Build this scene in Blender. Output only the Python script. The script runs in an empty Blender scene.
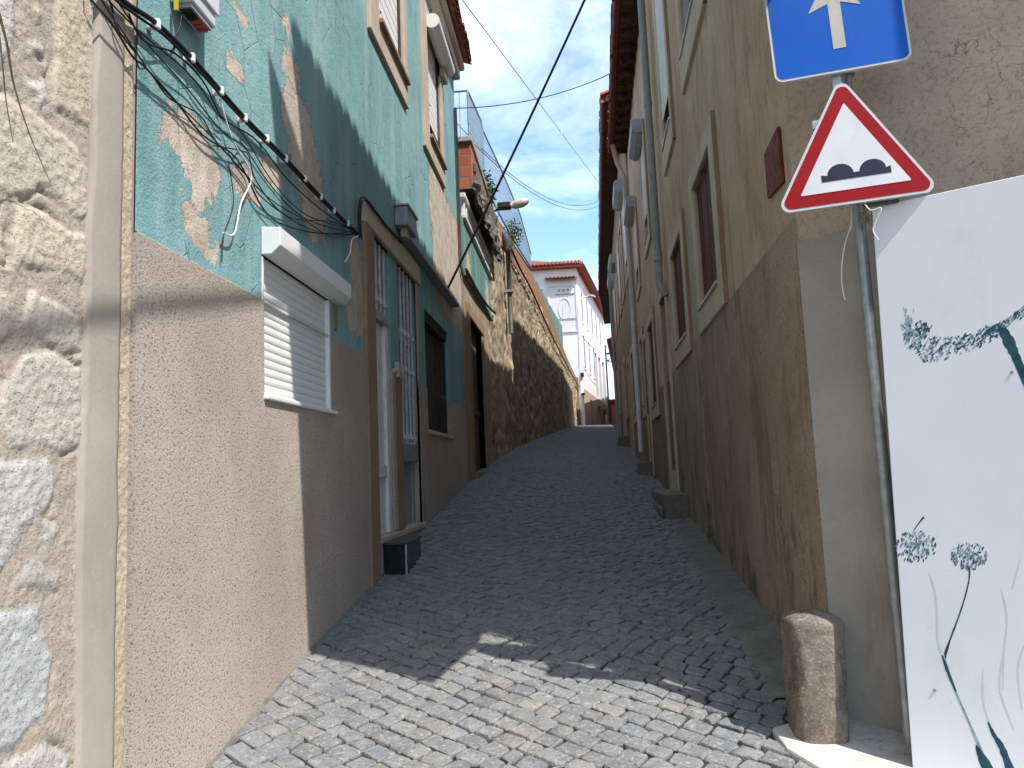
import bpy, math, random
import numpy as np
from mathutils import Vector, Matrix, noise as mnoise
random.seed(7); rng = np.random.default_rng(7)
R = math.radians
SC = bpy.context.scene; COL = SC.collection

# ------------------------------------------------------------------ camera
F_PX = 769.0; CX, CY = 512.0, 384.0
_up = np.array([-287, -6734.0]); _D = np.hypot(*_up); _u = _up/_D
PITCH = math.atan2(F_PX, _D)
UPC = np.array([_u[0]*math.cos(PITCH), _u[1]*math.cos(PITCH), math.sin(PITCH)])
def hor(x): return CY-(UPC[0]*(x-CX)+UPC[2]*F_PX)/UPC[1]
_d = np.array([576-CX, hor(576)-CY, F_PX]); CAM_Y = _d/np.linalg.norm(_d)
CAM_X = np.cross(CAM_Y, UPC); MW = np.array([CAM_X, CAM_Y, UPC])
cam = bpy.data.cameras.new('camera'); co = bpy.data.objects.new('camera', cam); COL.objects.link(co)
cam.sensor_width = 36; cam.lens = 36*F_PX/1024; cam.clip_start = 0.05; cam.clip_end = 2000
xr = Vector(MW @ np.array([1, 0, 0.])); yr = Vector(MW @ np.array([0, -1, 0.])); zr = Vector(MW @ np.array([0, 0, -1.]))
co.matrix_world = Matrix(((xr.x, yr.x, zr.x, 0), (xr.y, yr.y, zr.y, 0), (xr.z, yr.z, zr.z, 0), (0, 0, 0, 1)))
SC.camera = co

# ------------------------------------------------------------------ light
SUN_PHI, SUN_EL = 38.0, 56.0
S = Vector((math.cos(R(SUN_EL))*math.cos(R(SUN_PHI)), -math.cos(R(SUN_EL))*math.sin(R(SUN_PHI)), math.sin(R(SUN_EL))))
sl = bpy.data.lights.new('sun', 'SUN'); sl.energy = 4.2; sl.angle = R(0.53); sl.color = (1.0, 0.955, 0.89)
so = bpy.data.objects.new('sun', sl); so.rotation_mode = 'QUATERNION'; so.rotation_quaternion = S.to_track_quat('Z', 'Y'); COL.objects.link(so)
W = bpy.data.worlds.new('World'); SC.world = W; W.use_nodes = True
wn = W.node_tree; wn.nodes.clear()
out = wn.nodes.new('ShaderNodeOutputWorld'); bg = wn.nodes.new('ShaderNodeBackground'); bg.inputs[1].default_value = 0.145
sky = wn.nodes.new('ShaderNodeTexSky'); sky.sky_type = 'NISHITA'; sky.sun_disc = False
sky.sun_elevation = R(SUN_EL); sky.sun_rotation = math.atan2(S.x, S.y); sky.air_density = 1.0; sky.dust_density = 0.4; sky.ozone_density = 2.2
tc = wn.nodes.new('ShaderNodeTexCoord'); mp = wn.nodes.new('ShaderNodeMapping'); mp.inputs['Scale'].default_value = (1.6, 1.6, 3.4); mp.inputs['Location'].default_value = (0.55, 0.1, 0.35)
n1 = wn.nodes.new('ShaderNodeTexNoise'); n1.inputs['Scale'].default_value = 2.1; n1.inputs['Detail'].default_value = 9; n1.inputs['Roughness'].default_value = 0.62; n1.inputs['Distortion'].default_value = 0.35
cr = wn.nodes.new('ShaderNodeValToRGB'); cr.color_ramp.elements[0].position = 0.40; cr.color_ramp.elements[1].position = 0.72
cr.color_ramp.elements[0].color = (0, 0, 0, 1); cr.color_ramp.elements[1].color = (0.75, 0.75, 0.75, 1)
mx = wn.nodes.new('ShaderNodeMix'); mx.data_type = 'RGBA'; mx.inputs['B'].default_value = (8.5, 9.2, 10.0, 1)
L_ = wn.links.new
L_(tc.outputs['Generated'], mp.inputs[0]); L_(mp.outputs[0], n1.inputs['Vector']); L_(n1.outputs[0], cr.inputs[0])
sx = wn.nodes.new('ShaderNodeSeparateXYZ'); L_(tc.outputs['Generated'], sx.inputs[0])
mr = wn.nodes.new('ShaderNodeMapRange'); mr.interpolation_type = 'SMOOTHSTEP'; mr.inputs[1].default_value = .45; mr.inputs[2].default_value = .9; L_(sx.outputs[1], mr.inputs[0])
m2 = wn.nodes.new('ShaderNodeMix'); m2.data_type = 'RGBA'; m2.blend_type = 'MULTIPLY'; m2.inputs['B'].default_value = (1.4, 1.55, 1.7, 1); L_(mr.outputs[0], m2.inputs['Factor']); L_(sky.outputs[0], m2.inputs['A'])
L_(cr.outputs[0], mx.inputs['Factor']); L_(m2.outputs['Result'], mx.inputs['A']); L_(mx.outputs['Result'], bg.inputs[0]); L_(bg.outputs[0], out.inputs[0])
SC.view_settings.view_transform = 'Standard'; SC.view_settings.look = 'None'; SC.view_settings.gamma = 1; SC.view_settings.exposure = 0.52
SC.render.engine = 'CYCLES'; SC.cycles.max_bounces = 8

# ------------------------------------------------------------------ helpers
def ray(px, py):
    v = np.array([px-CX, py-CY, F_PX]); return MW @ (v/np.linalg.norm(v))
class Frame:            # a wall: u along it, v up, w out of it
    def __init__(s, O, U, N=None):
        s.O = np.array(O, float); s.U = np.array(U, float); s.U /= np.linalg.norm(s.U)
        s.N = np.array([s.U[1], -s.U[0], 0.0]) if N is None else np.array(N, float)
        s.N /= np.linalg.norm(s.N)
    def P(s, u, v, w=0.0):
        p = s.O+s.U*u+s.N*w; return (p[0], p[1], p[2]+v)
    def at(s, px, py, w=0.0):       # the point of the wall seen along a ray: (u, v)
        r = ray(px, py); p0 = s.O+s.N*w; p = r*((p0@s.N)/(r@s.N)); q = p-s.O
        return float(q@s.U), float(p[2])
FL = Frame((-1.6, 0, 0), (0, 1, 0))
_th = 0.02693
FR = Frame((1.03, -0.0277, 0), (math.sin(_th), math.cos(_th), 0), (-math.cos(_th), math.sin(_th), 0))
CORNER = np.array(FR.P(3.775, 0))
FF = Frame(CORNER, (0.857, -0.515, 0), (-0.515, -0.857, 0))
FS = Frame((-1.6, 15, 0), (1.93, 35, 0))
WO = Frame((0, 0, 0), (1, 0, 0), (0, -1, 0))

class MB:
    def __init__(s): s.v = []; s.f = []; s.m = []
    def add(s, vs, fs, mi=0):
        b = len(s.v); s.v += [tuple(p) for p in vs]; s.f += [tuple(b+i for i in f) for f in fs]; s.m += [mi]*len(fs); return s
    def box(s, fr, u0, u1, v0, v1, w0, w1, mi=0):
        P = fr.P
        vs = [P(u, v, w) for w in (w0, w1) for v in (v0, v1) for u in (u0, u1)]
        return s.add(vs, [(0, 2, 3, 1), (4, 5, 7, 6), (0, 1, 5, 4), (2, 6, 7, 3), (0, 4, 6, 2), (1, 3, 7, 5)], mi)
    def poly(s, pts, mi=0): return s.add(pts, [tuple(range(len(pts)))], mi)
    def prism(s, fr, uv, w0, w1, mi=0):
        n = len(uv); vs = [fr.P(a, b, w0) for a, b in uv]+[fr.P(a, b, w1) for a, b in uv]
        return s.add(vs, [tuple(range(n))[::-1], tuple(range(n, 2*n))]+[(i, (i+1) % n, n+(i+1) % n, n+i) for i in range(n)], mi)
    def column(s, xy, z0, z1, mi=0, top=None):     # vertical prism over a footprint
        n = len(xy); t = top or xy
        vs = [(x, y, z0) for x, y in xy]+[(x, y, z1) for x, y in t]
        return s.add(vs, [tuple(range(n))[::-1], tuple(range(n, 2*n))]+[(i, (i+1) % n, n+(i+1) % n, n+i) for i in range(n)], mi)
    def tube(s, pts, r, n=8, mi=0, cap=True):
        pts = [Vector(p) for p in pts]; rs = r if isinstance(r, (list, tuple)) else [r]*len(pts)
        vs = []; fs = []; prev = None
        for i, p in enumerate(pts):
            t = (pts[min(i+1, len(pts)-1)]-pts[max(i-1, 0)]).normalized()
            a = prev if prev is not None else (Vector((0, 0, 1)) if abs(t.z) < .9 else Vector((1, 0, 0)))
            x = t.cross(a).normalized(); y = x.cross(t).normalized(); prev = y
            for k in range(n):
                c = 2*math.pi*k/n; vs.append(p+rs[i]*(x*math.cos(c)+y*math.sin(c)))
        for i in range(len(pts)-1):
            for k in range(n):
                fs.append((i*n+k, i*n+(k+1) % n, (i+1)*n+(k+1) % n, (i+1)*n+k))
        if cap: fs += [tuple(range(n)), tuple(range((len(pts)-1)*n, len(pts)*n))[::-1]]
        return s.add(vs, fs, mi)
    def wall(s, fr, u0, u1, v0, v1, holes=(), depth=0.2, w=0.0, mi=0, mr=None, du=None):
        us = sorted({u0, u1}|{min(max(h[i], u0), u1) for h in holes for i in (0, 1)})
        vv = sorted({v0, v1}|{min(max(h[i], v0), v1) for h in holes for i in (2, 3)})
        for a, b in zip(us, us[1:]):
            for c, d in zip(vv, vv[1:]):
                m, k = (a+b)/2, (c+d)/2
                if any(h[0] < m < h[1] and h[2] < k < h[3] for h in holes): continue
                s.poly([fr.P(a, c, w), fr.P(b, c, w), fr.P(b, d, w), fr.P(a, d, w)], mi)
        mr = mi if mr is None else mr
        for h in holes:
            a, b, c, d = h[:4]; a = max(a, u0); b = min(b, u1); c = max(c, v0); d = min(d, v1)
            if a >= b or c >= d: continue
            q = [(a, c), (b, c), (b, d), (a, d)]
            for i in range(4):
                (p1, q1), (p2, q2) = q[i], q[(i+1) % 4]
                if (i == 0 and h[2] < v0) or (i == 2 and h[3] > v1): continue
                s.poly([fr.P(p1, q1, w), fr.P(p2, q2, w), fr.P(p2, q2, w-depth), fr.P(p1, q1, w-depth)], mr)
        return s

BASE = {}
def thing(name, label, cat, base, group=None):
    o = bpy.data.objects.new(name, None); COL.objects.link(o); o.location = base; o.empty_display_size = .2
    o['label'] = label; o['category'] = cat
    if group: o['group'] = group
    BASE[o] = Vector(base); return o
def part(name, mb, mats, parent=None, smooth=False, bevel=0, base=None, label=None, cat=None, group=None, kind=None, col=None, sharp=None):
    mats = mats if isinstance(mats, (list, tuple)) else [mats]
    b = BASE[parent] if parent is not None else Vector(base or (0, 0, 0))
    me = bpy.data.meshes.new(name)
    if isinstance(mb, MB):
        me.from_pydata([(x-b.x, y-b.y, z-b.z) for x, y, z in mb.v], [], mb.f)
        if len(mats) > 1: me.polygons.foreach_set('material_index', mb.m)
    else:
        V, Fc = mb; V = np.asarray(V, float)-np.array(b); me.from_pydata(V.tolist(), [], Fc)
    for m in mats: me.materials.append(m)
    if col is not None:
        a = me.attributes.new('Col', 'FLOAT_COLOR', 'POINT'); a.data.foreach_set('color', np.asarray(col, np.float32).ravel())
    if smooth: me.polygons.foreach_set('use_smooth', [True]*len(me.polygons))
    if smooth and sharp: me.set_sharp_from_angle(angle=R(sharp))
    me.update()
    o = bpy.data.objects.new(name, me); COL.objects.link(o)
    if parent is not None: o.parent = parent; BASE[o] = b
    else: o.location = b; BASE[o] = b
    if bevel:
        m = o.modifiers.new('bevel', 'BEVEL'); m.width = bevel; m.segments = 2; m.limit_method = 'ANGLE'; m.angle_limit = R(40)
    if label: o['label'] = label
    if cat: o['category'] = cat
    if group: o['group'] = group
    if kind: o['kind'] = kind
    return o

# ------------------------------------------------------------------ materials
class NB:
    def __init__(s, name, rough=.85, spec=.3):
        s.mat = bpy.data.materials.new(name); s.mat.use_nodes = True; s.nt = s.mat.node_tree
        s.b = s.nt.nodes['Principled BSDF']; s.b.inputs['Roughness'].default_value = rough; s.b.inputs['Specular IOR Level'].default_value = spec
        s._pos = None
    def n(s, t, **k):
        o = s.nt.nodes.new(t)
        for a, v in k.items(): setattr(o, a, v)
        return o
    def set(s, sock, v):
        if isinstance(v, bpy.types.NodeSocket): s.nt.links.new(v, sock)
        else:
            if isinstance(v, (tuple, list)) and len(v) == 3 and sock.type == 'RGBA': v = (*v, 1)
            sock.default_value = v
    def pos(s):
        if not s._pos: s._pos = s.n('ShaderNodeNewGeometry').outputs['Position']
        return s._pos
    def xyz(s, v=None):
        o = s.n('ShaderNodeSeparateXYZ'); s.set(o.inputs[0], v or s.pos()); return o.outputs
    def map(s, scale=(1, 1, 1), loc=(0, 0, 0), v=None, rot=(0, 0, 0)):
        o = s.n('ShaderNodeMapping'); s.set(o.inputs['Vector'], v or s.pos()); o.inputs['Scale'].default_value = scale; o.inputs['Location'].default_value = loc; o.inputs['Rotation'].default_value = rot
        return o.outputs[0]
    def noise(s, sc, det=4, ro=.55, v=None, dist=0.0):
        o = s.n('ShaderNodeTexNoise'); s.set(o.inputs['Vector'], v or s.pos()); o.inputs['Scale'].default_value = sc; o.inputs['Detail'].default_value = det; o.inputs['Roughness'].default_value = ro; o.inputs['Distortion'].default_value = dist
        return o.outputs[0]
    def vor(s, sc, feat='F1', v=None, out='Distance', rnd=1.0):
        o = s.n('ShaderNodeTexVoronoi', feature=feat); s.set(o.inputs['Vector'], v or s.pos()); o.inputs['Scale'].default_value = sc; o.inputs['Randomness'].default_value = rnd
        return o.outputs[out]
    def m(s, op, a, b=0.0, c=0.0, clamp=False):
        o = s.n('ShaderNodeMath', operation=op, use_clamp=clamp); s.set(o.inputs[0], a); s.set(o.inputs[1], b); s.set(o.inputs[2], c); return o.outputs[0]
    def ss(s, x, lo, hi, a=0.0, b=1.0):
        o = s.n('ShaderNodeMapRange', interpolation_type='SMOOTHSTEP'); s.set(o.inputs[0], x); o.inputs[1].default_value = lo; o.inputs[2].default_value = hi; o.inputs[3].default_value = a; o.inputs[4].default_value = b; return o.outputs[0]
    def mix(s, f, a, b, blend='MIX'):
        o = s.n('ShaderNodeMix', data_type='RGBA', blend_type=blend); s.set(o.inputs[0], f); s.set(o.inputs['A'], a); s.set(o.inputs['B'], b); return o.outputs['Result']
    def attr(s, nm='Col'):
        o = s.n('ShaderNodeAttribute'); o.attribute_name = nm; return o.outputs['Color']
    def bump(s, h, st=.5, d=.01, nrm=None):
        o = s.n('ShaderNodeBump'); o.inputs['Strength'].default_value = st; o.inputs['Distance'].default_value = d; s.set(o.inputs['Height'], h)
        if nrm is not None: s.set(o.inputs['Normal'], nrm)
        return o.outputs[0]
    def done(s, col, nrm=None, rough=None, metal=None):
        s.set(s.b.inputs['Base Color'], col)
        if nrm is not None: s.set(s.b.inputs['Normal'], nrm)
        if rough is not None: s.set(s.b.inputs['Roughness'], rough)
        if metal is not None: s.set(s.b.inputs['Metallic'], metal)
        return s.mat

def simple(name, c, var=.25, sc=6.0, rough=.6, spec=.4, metal=0.0, bump=.0, bsc=60.0, streak=False, dirt=None):
    k = NB(name, rough, spec)
    v = k.map((1, 1, .12)) if streak else None
    f = k.ss(k.noise(sc, 5, .6, v), .3, .7)
    dk = tuple(x*(1-var) for x in c); lt = tuple(min(1, x*(1+var*.6)) for x in c)
    col = k.mix(f, dk, lt)
    if dirt:
        col = k.mix(k.m('MULTIPLY', k.ss(k.noise(sc*2.3, 6, .7, k.map((1, 1, .5), (3, 1, 2))), .52, .72), .75), col, dirt)
    nr = k.bump(k.noise(bsc, 4, .6), bump, .004) if bump else None
    return k.done(col, nr, k.ss(k.noise(sc*1.7, 3), .3, .7, rough*.85, min(1, rough*1.15)), metal)

def peel_blobs(k, blobs, warp=.15, edge=.78):
    """1 where old render shows, from rough ellipses (y, z, ry, rz) broken up by noise"""
    x, y, z = k.xyz()
    n_a = k.noise(9, 6, .68); n_b = k.noise(7.3, 6, .68, k.map((1, 1, 1), (5.2, 1.3, 8.8)))
    y = k.m('ADD', y, k.m('MULTIPLY', k.m('SUBTRACT', n_a, .5), warp*2)); z = k.m('ADD', z, k.m('MULTIPLY', k.m('SUBTRACT', n_b, .5), warp*2.6))
    d = None
    for (cy, cz, ry, rz, ex) in blobs:
        a = k.m('ABSOLUTE', k.m('DIVIDE', k.m('SUBTRACT', y, cy), ry)); b = k.m('ABSOLUTE', k.m('DIVIDE', k.m('SUBTRACT', z, cz), rz))
        q = k.m('ADD', k.m('POWER', a, ex), k.m('POWER', b, ex)); d = q if d is None else k.m('MINIMUM', d, q)
    d = k.m('ADD', d, k.m('MULTIPLY', k.m('SUBTRACT', k.noise(26, 5, .7), .5), edge*2.4))
    return d

def teal_mat(name, blobs, base=(.205, .39, .40)):
    k = NB(name, .75, .25)
    big = k.ss(k.noise(1.1, 5, .6), .3, .72); st = k.ss(k.noise(5, 5, .65, k.map((1, 1, .10))), .35, .72)
    c = k.mix(big, tuple(x*.80 for x in base), tuple(x*1.10 for x in base))
    c = k.mix(k.m('MULTIPLY', st, .7), c, (.345, .50, .505))
    c = k.mix(k.m('MULTIPLY', k.ss(k.noise(2.6, 6, .7, k.map((1, 1, .45), (4, 2, 7))), .54, .7), .45), c, (.15, .32, .325))
    grain = k.noise(75, 4, .6)
    # hairline cracks and small scabs
    ck = k.ss(k.vor(3.1, 'DISTANCE_TO_EDGE', k.map((1, 1.2, 1), v=None)), .0, .012, 1, 0)
    ckm = k.m('MULTIPLY', ck, k.ss(k.noise(1.7, 2), .5, .6))
    c = k.mix(k.m('MULTIPLY', ckm, .5), c, (.06, .15, .15))
    sc = k.m('MULTIPLY', k.ss(k.noise(15, 6, .78), .635, .655), k.ss(k.noise(1.3, 3, .5, k.map((1, 1, 1), (9, 3, 1))), .46, .58))
    d = peel_blobs(k, blobs)
    pm = k.ss(d, .93, 1.02, 1, 0)
    pm = k.m('MAXIMUM', pm, sc)
    bare = k.mix(k.ss(k.noise(6, 6, .65), .3, .7), (.45, .375, .30), (.62, .54, .455))
    rim = k.m('MULTIPLY', k.ss(d, .99, 1.04), k.ss(d, 1.05, 1.22, 1, 0))
    edge_shade = k.m('MULTIPLY', k.ss(d, .86, .97), k.ss(d, .985, 1.01, 1, 0))  # shadow under the lifted paint edge, put into the bare render's colour
    c = k.mix(k.m('MULTIPLY', rim, .5), c, (.36, .52, .50))
    bare = k.mix(k.m('MULTIPLY', edge_shade, .55), bare, (.20, .15, .11)); bare = k.mix(k.ss(k.noise(24, 5, .7), .55, .72, 0, .5), bare, (.70, .60, .50)); col = k.mix(pm, c, bare)
    h = k.m('ADD', k.m('MULTIPLY', k.m('SUBTRACT', 1.0, pm), .9), k.m('MULTIPLY', grain, .28))
    h = k.m('SUBTRACT', h, k.m('MULTIPLY', ckm, .5))
    h = k.m('ADD', h, k.m('MULTIPLY', k.noise(7, 5, .7), .7))
    return k.done(col, k.bump(h, 1.0, .018))

def roughcast(name, c1, c2, dark, sc=95, dirt=None, spk=.8):
    k = NB(name, .92, .15)
    big = k.ss(k.noise(1.4, 5, .62), .3, .72)
    col = k.mix(big, c1, c2)
    w = k.noise(sc*.6, 3, .65, k.map((1, 1, 1.25), rot=(.5, 0, 0)), .5); pits = k.ss(w, .36, .46, 1, 0); gr = k.ss(k.noise(sc*1.3, 3, .7), .56, .72)
    col = k.mix(k.m('MULTIPLY', pits, spk), col, dark)
    col = k.mix(k.m('MULTIPLY', gr, .35), col, tuple(min(1, x*1.35) for x in c2))
    if dirt:
        z = k.xyz()[2]
        st = k.ss(k.noise(1.6, 7, .7, k.map((1.1, 1.1, .36)), .5), .44, .66)
        col = k.mix(k.m('MULTIPLY', st, .6), col, dirt)
    h = k.m('ADD', k.m('MULTIPLY', w, 1.0), k.m('MULTIPLY', k.noise(sc*1.6, 3, .7), .5))
    return k.done(col, k.bump(h, .8, .006))

def plaster(name, c1, c2, stain, sc=2.0, ck=.5, fine=.25):
    k = NB(name, .9, .2)
    col = k.mix(k.ss(k.noise(sc, 6, .65), .3, .7), c1, c2)
    st = k.ss(k.noise(sc*1.3, 7, .7, k.map((1.2, 1.2, .30), (2, 7, 1)), .6), .48, .72)
    col = k.mix(k.m('MULTIPLY', st, .6), col, stain)
    ed = k.vor(3.6, 'DISTANCE_TO_EDGE', k.m if False else None)
    wv = k.n('ShaderNodeVectorMath', operation='ADD'); k.set(wv.inputs[0], k.pos())
    nz = k.n('ShaderNodeTexNoise'); nz.inputs['Scale'].default_value = 5; nz.inputs['Detail'].default_value = 5
    sc_ = k.n('ShaderNodeVectorMath', operation='SCALE'); k.set(sc_.inputs[0], nz.outputs['Color']); sc_.inputs['Scale'].default_value = .28; k.set(nz.inputs['Vector'], k.pos()); k.set(wv.inputs[1], sc_.outputs[0])
    ed = k.m('MINIMUM', k.vor(4.6, 'DISTANCE_TO_EDGE', wv.outputs[0]), k.vor(9.0, 'DISTANCE_TO_EDGE', wv.outputs[0]))
    crk = k.m('MULTIPLY', k.ss(ed, .0, .010, 1, 0), k.ss(k.noise(1.8, 2), .45, .62))
    col = k.mix(k.m('MULTIPLY', crk, ck), col, tuple(x*.3 for x in stain))
    sp = k.ss(k.noise(38, 4, .75), .67, .73); col = k.mix(k.m('MULTIPLY', sp, fine), col, tuple(x*.35 for x in stain))
    lg = k.ss(k.noise(30, 5, .7, k.map((1, 1, 1), (3, 3, 9))), .60, .75); col = k.mix(k.m('MULTIPLY', k.ss(k.noise(46, 6, .78, k.map((1, 1, 1), (1, 8, 4))), .48, .64), fine*.55), col, tuple(x*.7 for x in stain)); col = k.mix(k.m('MULTIPLY', lg, .35), col, tuple(min(1, x*1.4) for x in c2))
    h = k.m('SUBTRACT', k.m('ADD', k.noise(55, 5, .65), k.m('MULTIPLY', k.noise(8, 4), .8)), k.m('MULTIPLY', crk, 1.5*ck))
    return k.done(col, k.bump(h, .32, .004))

def granite(name, attr=True, c=(.36, .34, .31), sc=1.0, rough=.85):
    k = NB(name, rough, .3)
    base = k.attr() if attr else k.mix(k.ss(k.noise(4*sc, 5, .6), .3, .7), tuple(x*.7 for x in c), tuple(min(1, x*1.25) for x in c))
    s1 = k.ss(k.noise(120*sc, 3, .7), .54, .68); s2 = k.ss(k.noise(160*sc, 2, .6, k.map((1, 1, 1), (7, 2, 5))), .57, .70); s3 = k.noise(30*sc, 5, .65)
    col = k.mix(k.m('MULTIPLY', s1, .45), base, k.mix(.5, base, (.85, .83, .80)))
    col = k.mix(k.m('MULTIPLY', s2, .55), col, k.mix(.65, base, (.05, .05, .05)))
    col = k.mix(k.ss(s3, .35, .65, .0, .35), col, k.mix(.5, base, (.5, .46, .40)))
    h = k.m('ADD', k.m('MULTIPLY', k.noise(85*sc, 4, .7), .6), k.m('ADD', k.m('MULTIPLY', s2, -.25), s3))
    return k.done(col, k.bump(h, .75, .006/sc))

PX = lambda pts: [FL.at(*p) for p in pts]
def blob(x0, y0, x1, y1, ex=2.0):
    (a, b), (c, d), (e, f) = FL.at(x0, (y0+y1)/2), FL.at(x1, (y0+y1)/2), FL.at((x0+x1)/2, y0)
    g = FL.at((x0+x1)/2, y1)
    return ((a+c)/2, (f+g[1])/2, abs(c-a)/2*1.12, abs(f-g[1])/2*1.12, ex)
BL = [blob(160, 118, 200, 160), blob(178, 125, 216, 190), blob(188, 180, 206, 202), blob(182, 204, 208, 238), blob(193, 235, 218, 256), blob(232, 168, 258, 196), blob(226, 56, 242, 80), blob(234, 6, 247, 26), blob(282, 12, 290, 27),
      blob(281, 50, 299, 82), blob(283, 96, 312, 150), blob(290, 130, 320, 200), blob(302, 190, 326, 236), blob(262, 162, 282, 188), blob(350, 238, 362, 290), blob(352, 280, 366, 335), blob(346, 305, 356, 330), blob(166, 92, 174, 112)]
BL += [(10.55, 2.95, 1.55, .86, 4.0), (9.6, 3.4, .7, .45, 4.0), (10.3, 2.35, .9, .3, 3.0)]
M = {}
M['teal'] = teal_mat('teal_plaster', BL)
M['teal2'] = teal_mat('green_plaster', [(12.2, 3.3, .25, .35, 2.), (14.9, 3.5, .3, .3, 2.)], (.12, .27, .215))
M['cast'] = roughcast('beige_roughcast', (.405, .345, .292), (.52, .45, .39), (.16, .12, .10), 125)
M['stone_rough'] = granite('granite_wall', True, sc=.42)
M['granite_house'] = granite('granite_blocks', True, sc=.62, rough=.9)
M['concrete_strip'] = plaster('smooth_grey_cement', (.37, .32, .27), (.44, .39, .33), (.30, .25, .205), 1.6, .15, .1)
M['jamb'] = plaster('brown_stone_jamb', (.27, .185, .115), (.35, .26, .175), (.17, .11, .065), 3, .1, .3)
M['white'] = simple('white_plastic', (.80, .80, .79), .05, 3, .45)
M['whitepaint'] = simple('old_white_paint', (.74, .74, .73), .10, 8, .6, dirt=(.48, .45, .40))
M['blind'] = simple('white_roller_blind', (.78, .765, .74), .05, 4, .6, dirt=(.6, .57, .52))
M['metal_grey'] = simple('grey_painted_metal', (.33, .34, .36), .15, 9, .5, dirt=(.2, .18, .15))
M['grille'] = simple('grey_white_painted_iron', (.50, .51, .53), .18, 14, .5, dirt=(.2, .15, .11))
M['galv'] = simple('galvanised_steel', (.42, .45, .47), .22, 16, .42, .5, .55, .1, 40)
M['black'] = simple('black_cable_sheath', (.012, .012, .013), .3, 20, .55)
M['dark'] = simple('dark_interior', (.012, .011, .010), .3, 4, .9)
M['wood'] = simple('weathered_grey_brown_wood', (.075, .062, .052), .45, 14, .8, .2, 0, .4, 50, streak=True)
M['redwood'] = simple('dark_red_painted_wood', (.10, .032, .021), .4, 16, .7, .3, 0, .3, 60, streak=True)
M['rust'] = simple('faded_red_metal', (.17, .045, .028), .35, 14, .7, .3, 0, .2, 60, dirt=(.10, .055, .04))
M['stonetrim'] = plaster('beige_stone_trim', (.58, .465, .355), (.68, .56, .44), (.28, .215, .15), 3, .1, .3)
M['trim_light'] = plaster('pale_plaster_trim', (.46, .38, .30), (.56, .47, .385), (.30, .235, .175), 3, .1, .2)
def stained(name, lo, hi, stain, sc=1.3):
    k = NB(name, .92, .15)
    c = k.mix(k.ss(k.noise(sc, 7, .68), .3, .7), lo, hi)
    c = k.mix(k.m('MULTIPLY', k.ss(k.noise(2.4, 8, .74, k.map((1.6, 1.6, .42), (3, 1, 5)), 1.1), .47, .68), .6), c, stain)
    c = k.mix(k.m('MULTIPLY', k.ss(k.noise(1.9, 6, .7, k.map((1, 1, .6), (9, 4, 2))), .55, .7), .5), c, tuple(min(1, x*1.25) for x in hi))
    c = k.mix(k.m('MULTIPLY', k.ss(k.noise(34, 6, .78), .52, .66), .42), c, tuple(x*.55 for x in stain))
    c = k.mix(k.m('MULTIPLY', k.ss(k.noise(60, 5, .75, k.map((1, 1, 1), (7, 7, 1))), .56, .70), .35), c, tuple(min(1, x*1.35) for x in hi))
    h = k.m('ADD', k.noise(70, 5, .7), k.noise(9, 5, .65))
    return k.done(c, k.bump(h, .6, .006))
M['beige'] = stained('stained_beige_plaster', (.49, .36, .25), (.62, .475, .345), (.25, .18, .12))
M['brown'] = roughcast('brown_rough_render', (.30, .23, .165), (.40, .315, .235), (.07, .052, .036), 62, dirt=(.13, .10, .062))
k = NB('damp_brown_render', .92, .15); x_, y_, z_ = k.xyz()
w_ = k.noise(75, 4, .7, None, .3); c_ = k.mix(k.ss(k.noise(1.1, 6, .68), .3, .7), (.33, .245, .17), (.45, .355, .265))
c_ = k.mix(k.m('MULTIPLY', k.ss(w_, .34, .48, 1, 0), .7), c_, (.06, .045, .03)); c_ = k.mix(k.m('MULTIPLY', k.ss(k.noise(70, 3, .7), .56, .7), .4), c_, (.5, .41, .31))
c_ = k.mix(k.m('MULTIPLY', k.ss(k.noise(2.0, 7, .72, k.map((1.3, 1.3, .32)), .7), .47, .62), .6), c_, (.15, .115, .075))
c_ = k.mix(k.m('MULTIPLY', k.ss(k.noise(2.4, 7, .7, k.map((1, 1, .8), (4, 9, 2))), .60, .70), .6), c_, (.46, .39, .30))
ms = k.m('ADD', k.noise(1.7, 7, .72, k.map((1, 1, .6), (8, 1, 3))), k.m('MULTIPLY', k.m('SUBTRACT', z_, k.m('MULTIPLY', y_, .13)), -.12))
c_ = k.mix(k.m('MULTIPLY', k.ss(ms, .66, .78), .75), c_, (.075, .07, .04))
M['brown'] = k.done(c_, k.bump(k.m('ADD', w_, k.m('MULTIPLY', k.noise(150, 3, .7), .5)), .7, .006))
M['front'] = plaster('cracked_brown_render', (.48, .385, .29), (.60, .495, .385), (.26, .195, .135), 1.7, .65, .8)
M['skirt'] = plaster('grey_cement_skirt', (.37, .345, .305), (.46, .435, .39), (.24, .195, .135), 1.5, .1, .2)
M['tile'] = simple('terracotta_tile', (.30, .075, .038), .4, 9, .75, .3, 0, .3, 40, dirt=(.10, .05, .035))
M['gutter'] = simple('red_painted_gutter', (.16, .026, .017), .3, 5, .55)
M['soffit'] = simple('dark_tile_soffit', (.075, .048, .035), .55, 10, .9, .2, 0, .5, 30)
M['pipe'] = simple('grey_plastic_pipe', (.27, .275, .26), .15, 5, .5)
M['dpipe'] = simple('dark_grey_pipe', (.075, .075, .072), .25, 5, .6)
M['pipewhite'] = simple('pale_pipe_paint', (.55, .55, .54), .15, 5, .5, dirt=(.3, .27, .23))
M['brick'] = None
M['leaf'] = simple('green_leaf', (.075, .14, .03), .5, 30, .6)
M['leaf2'] = simple('dry_stalk', (.33, .30, .19), .3, 30, .8)
M['tar'] = simple('grey_crumpled_sheet', (.20, .185, .17), .4, 5, .8, .2, 0, .6, 20)
M['fence'] = simple('blue_grey_fence_paint', (.26, .36, .40), .15, 8, .5)
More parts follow.
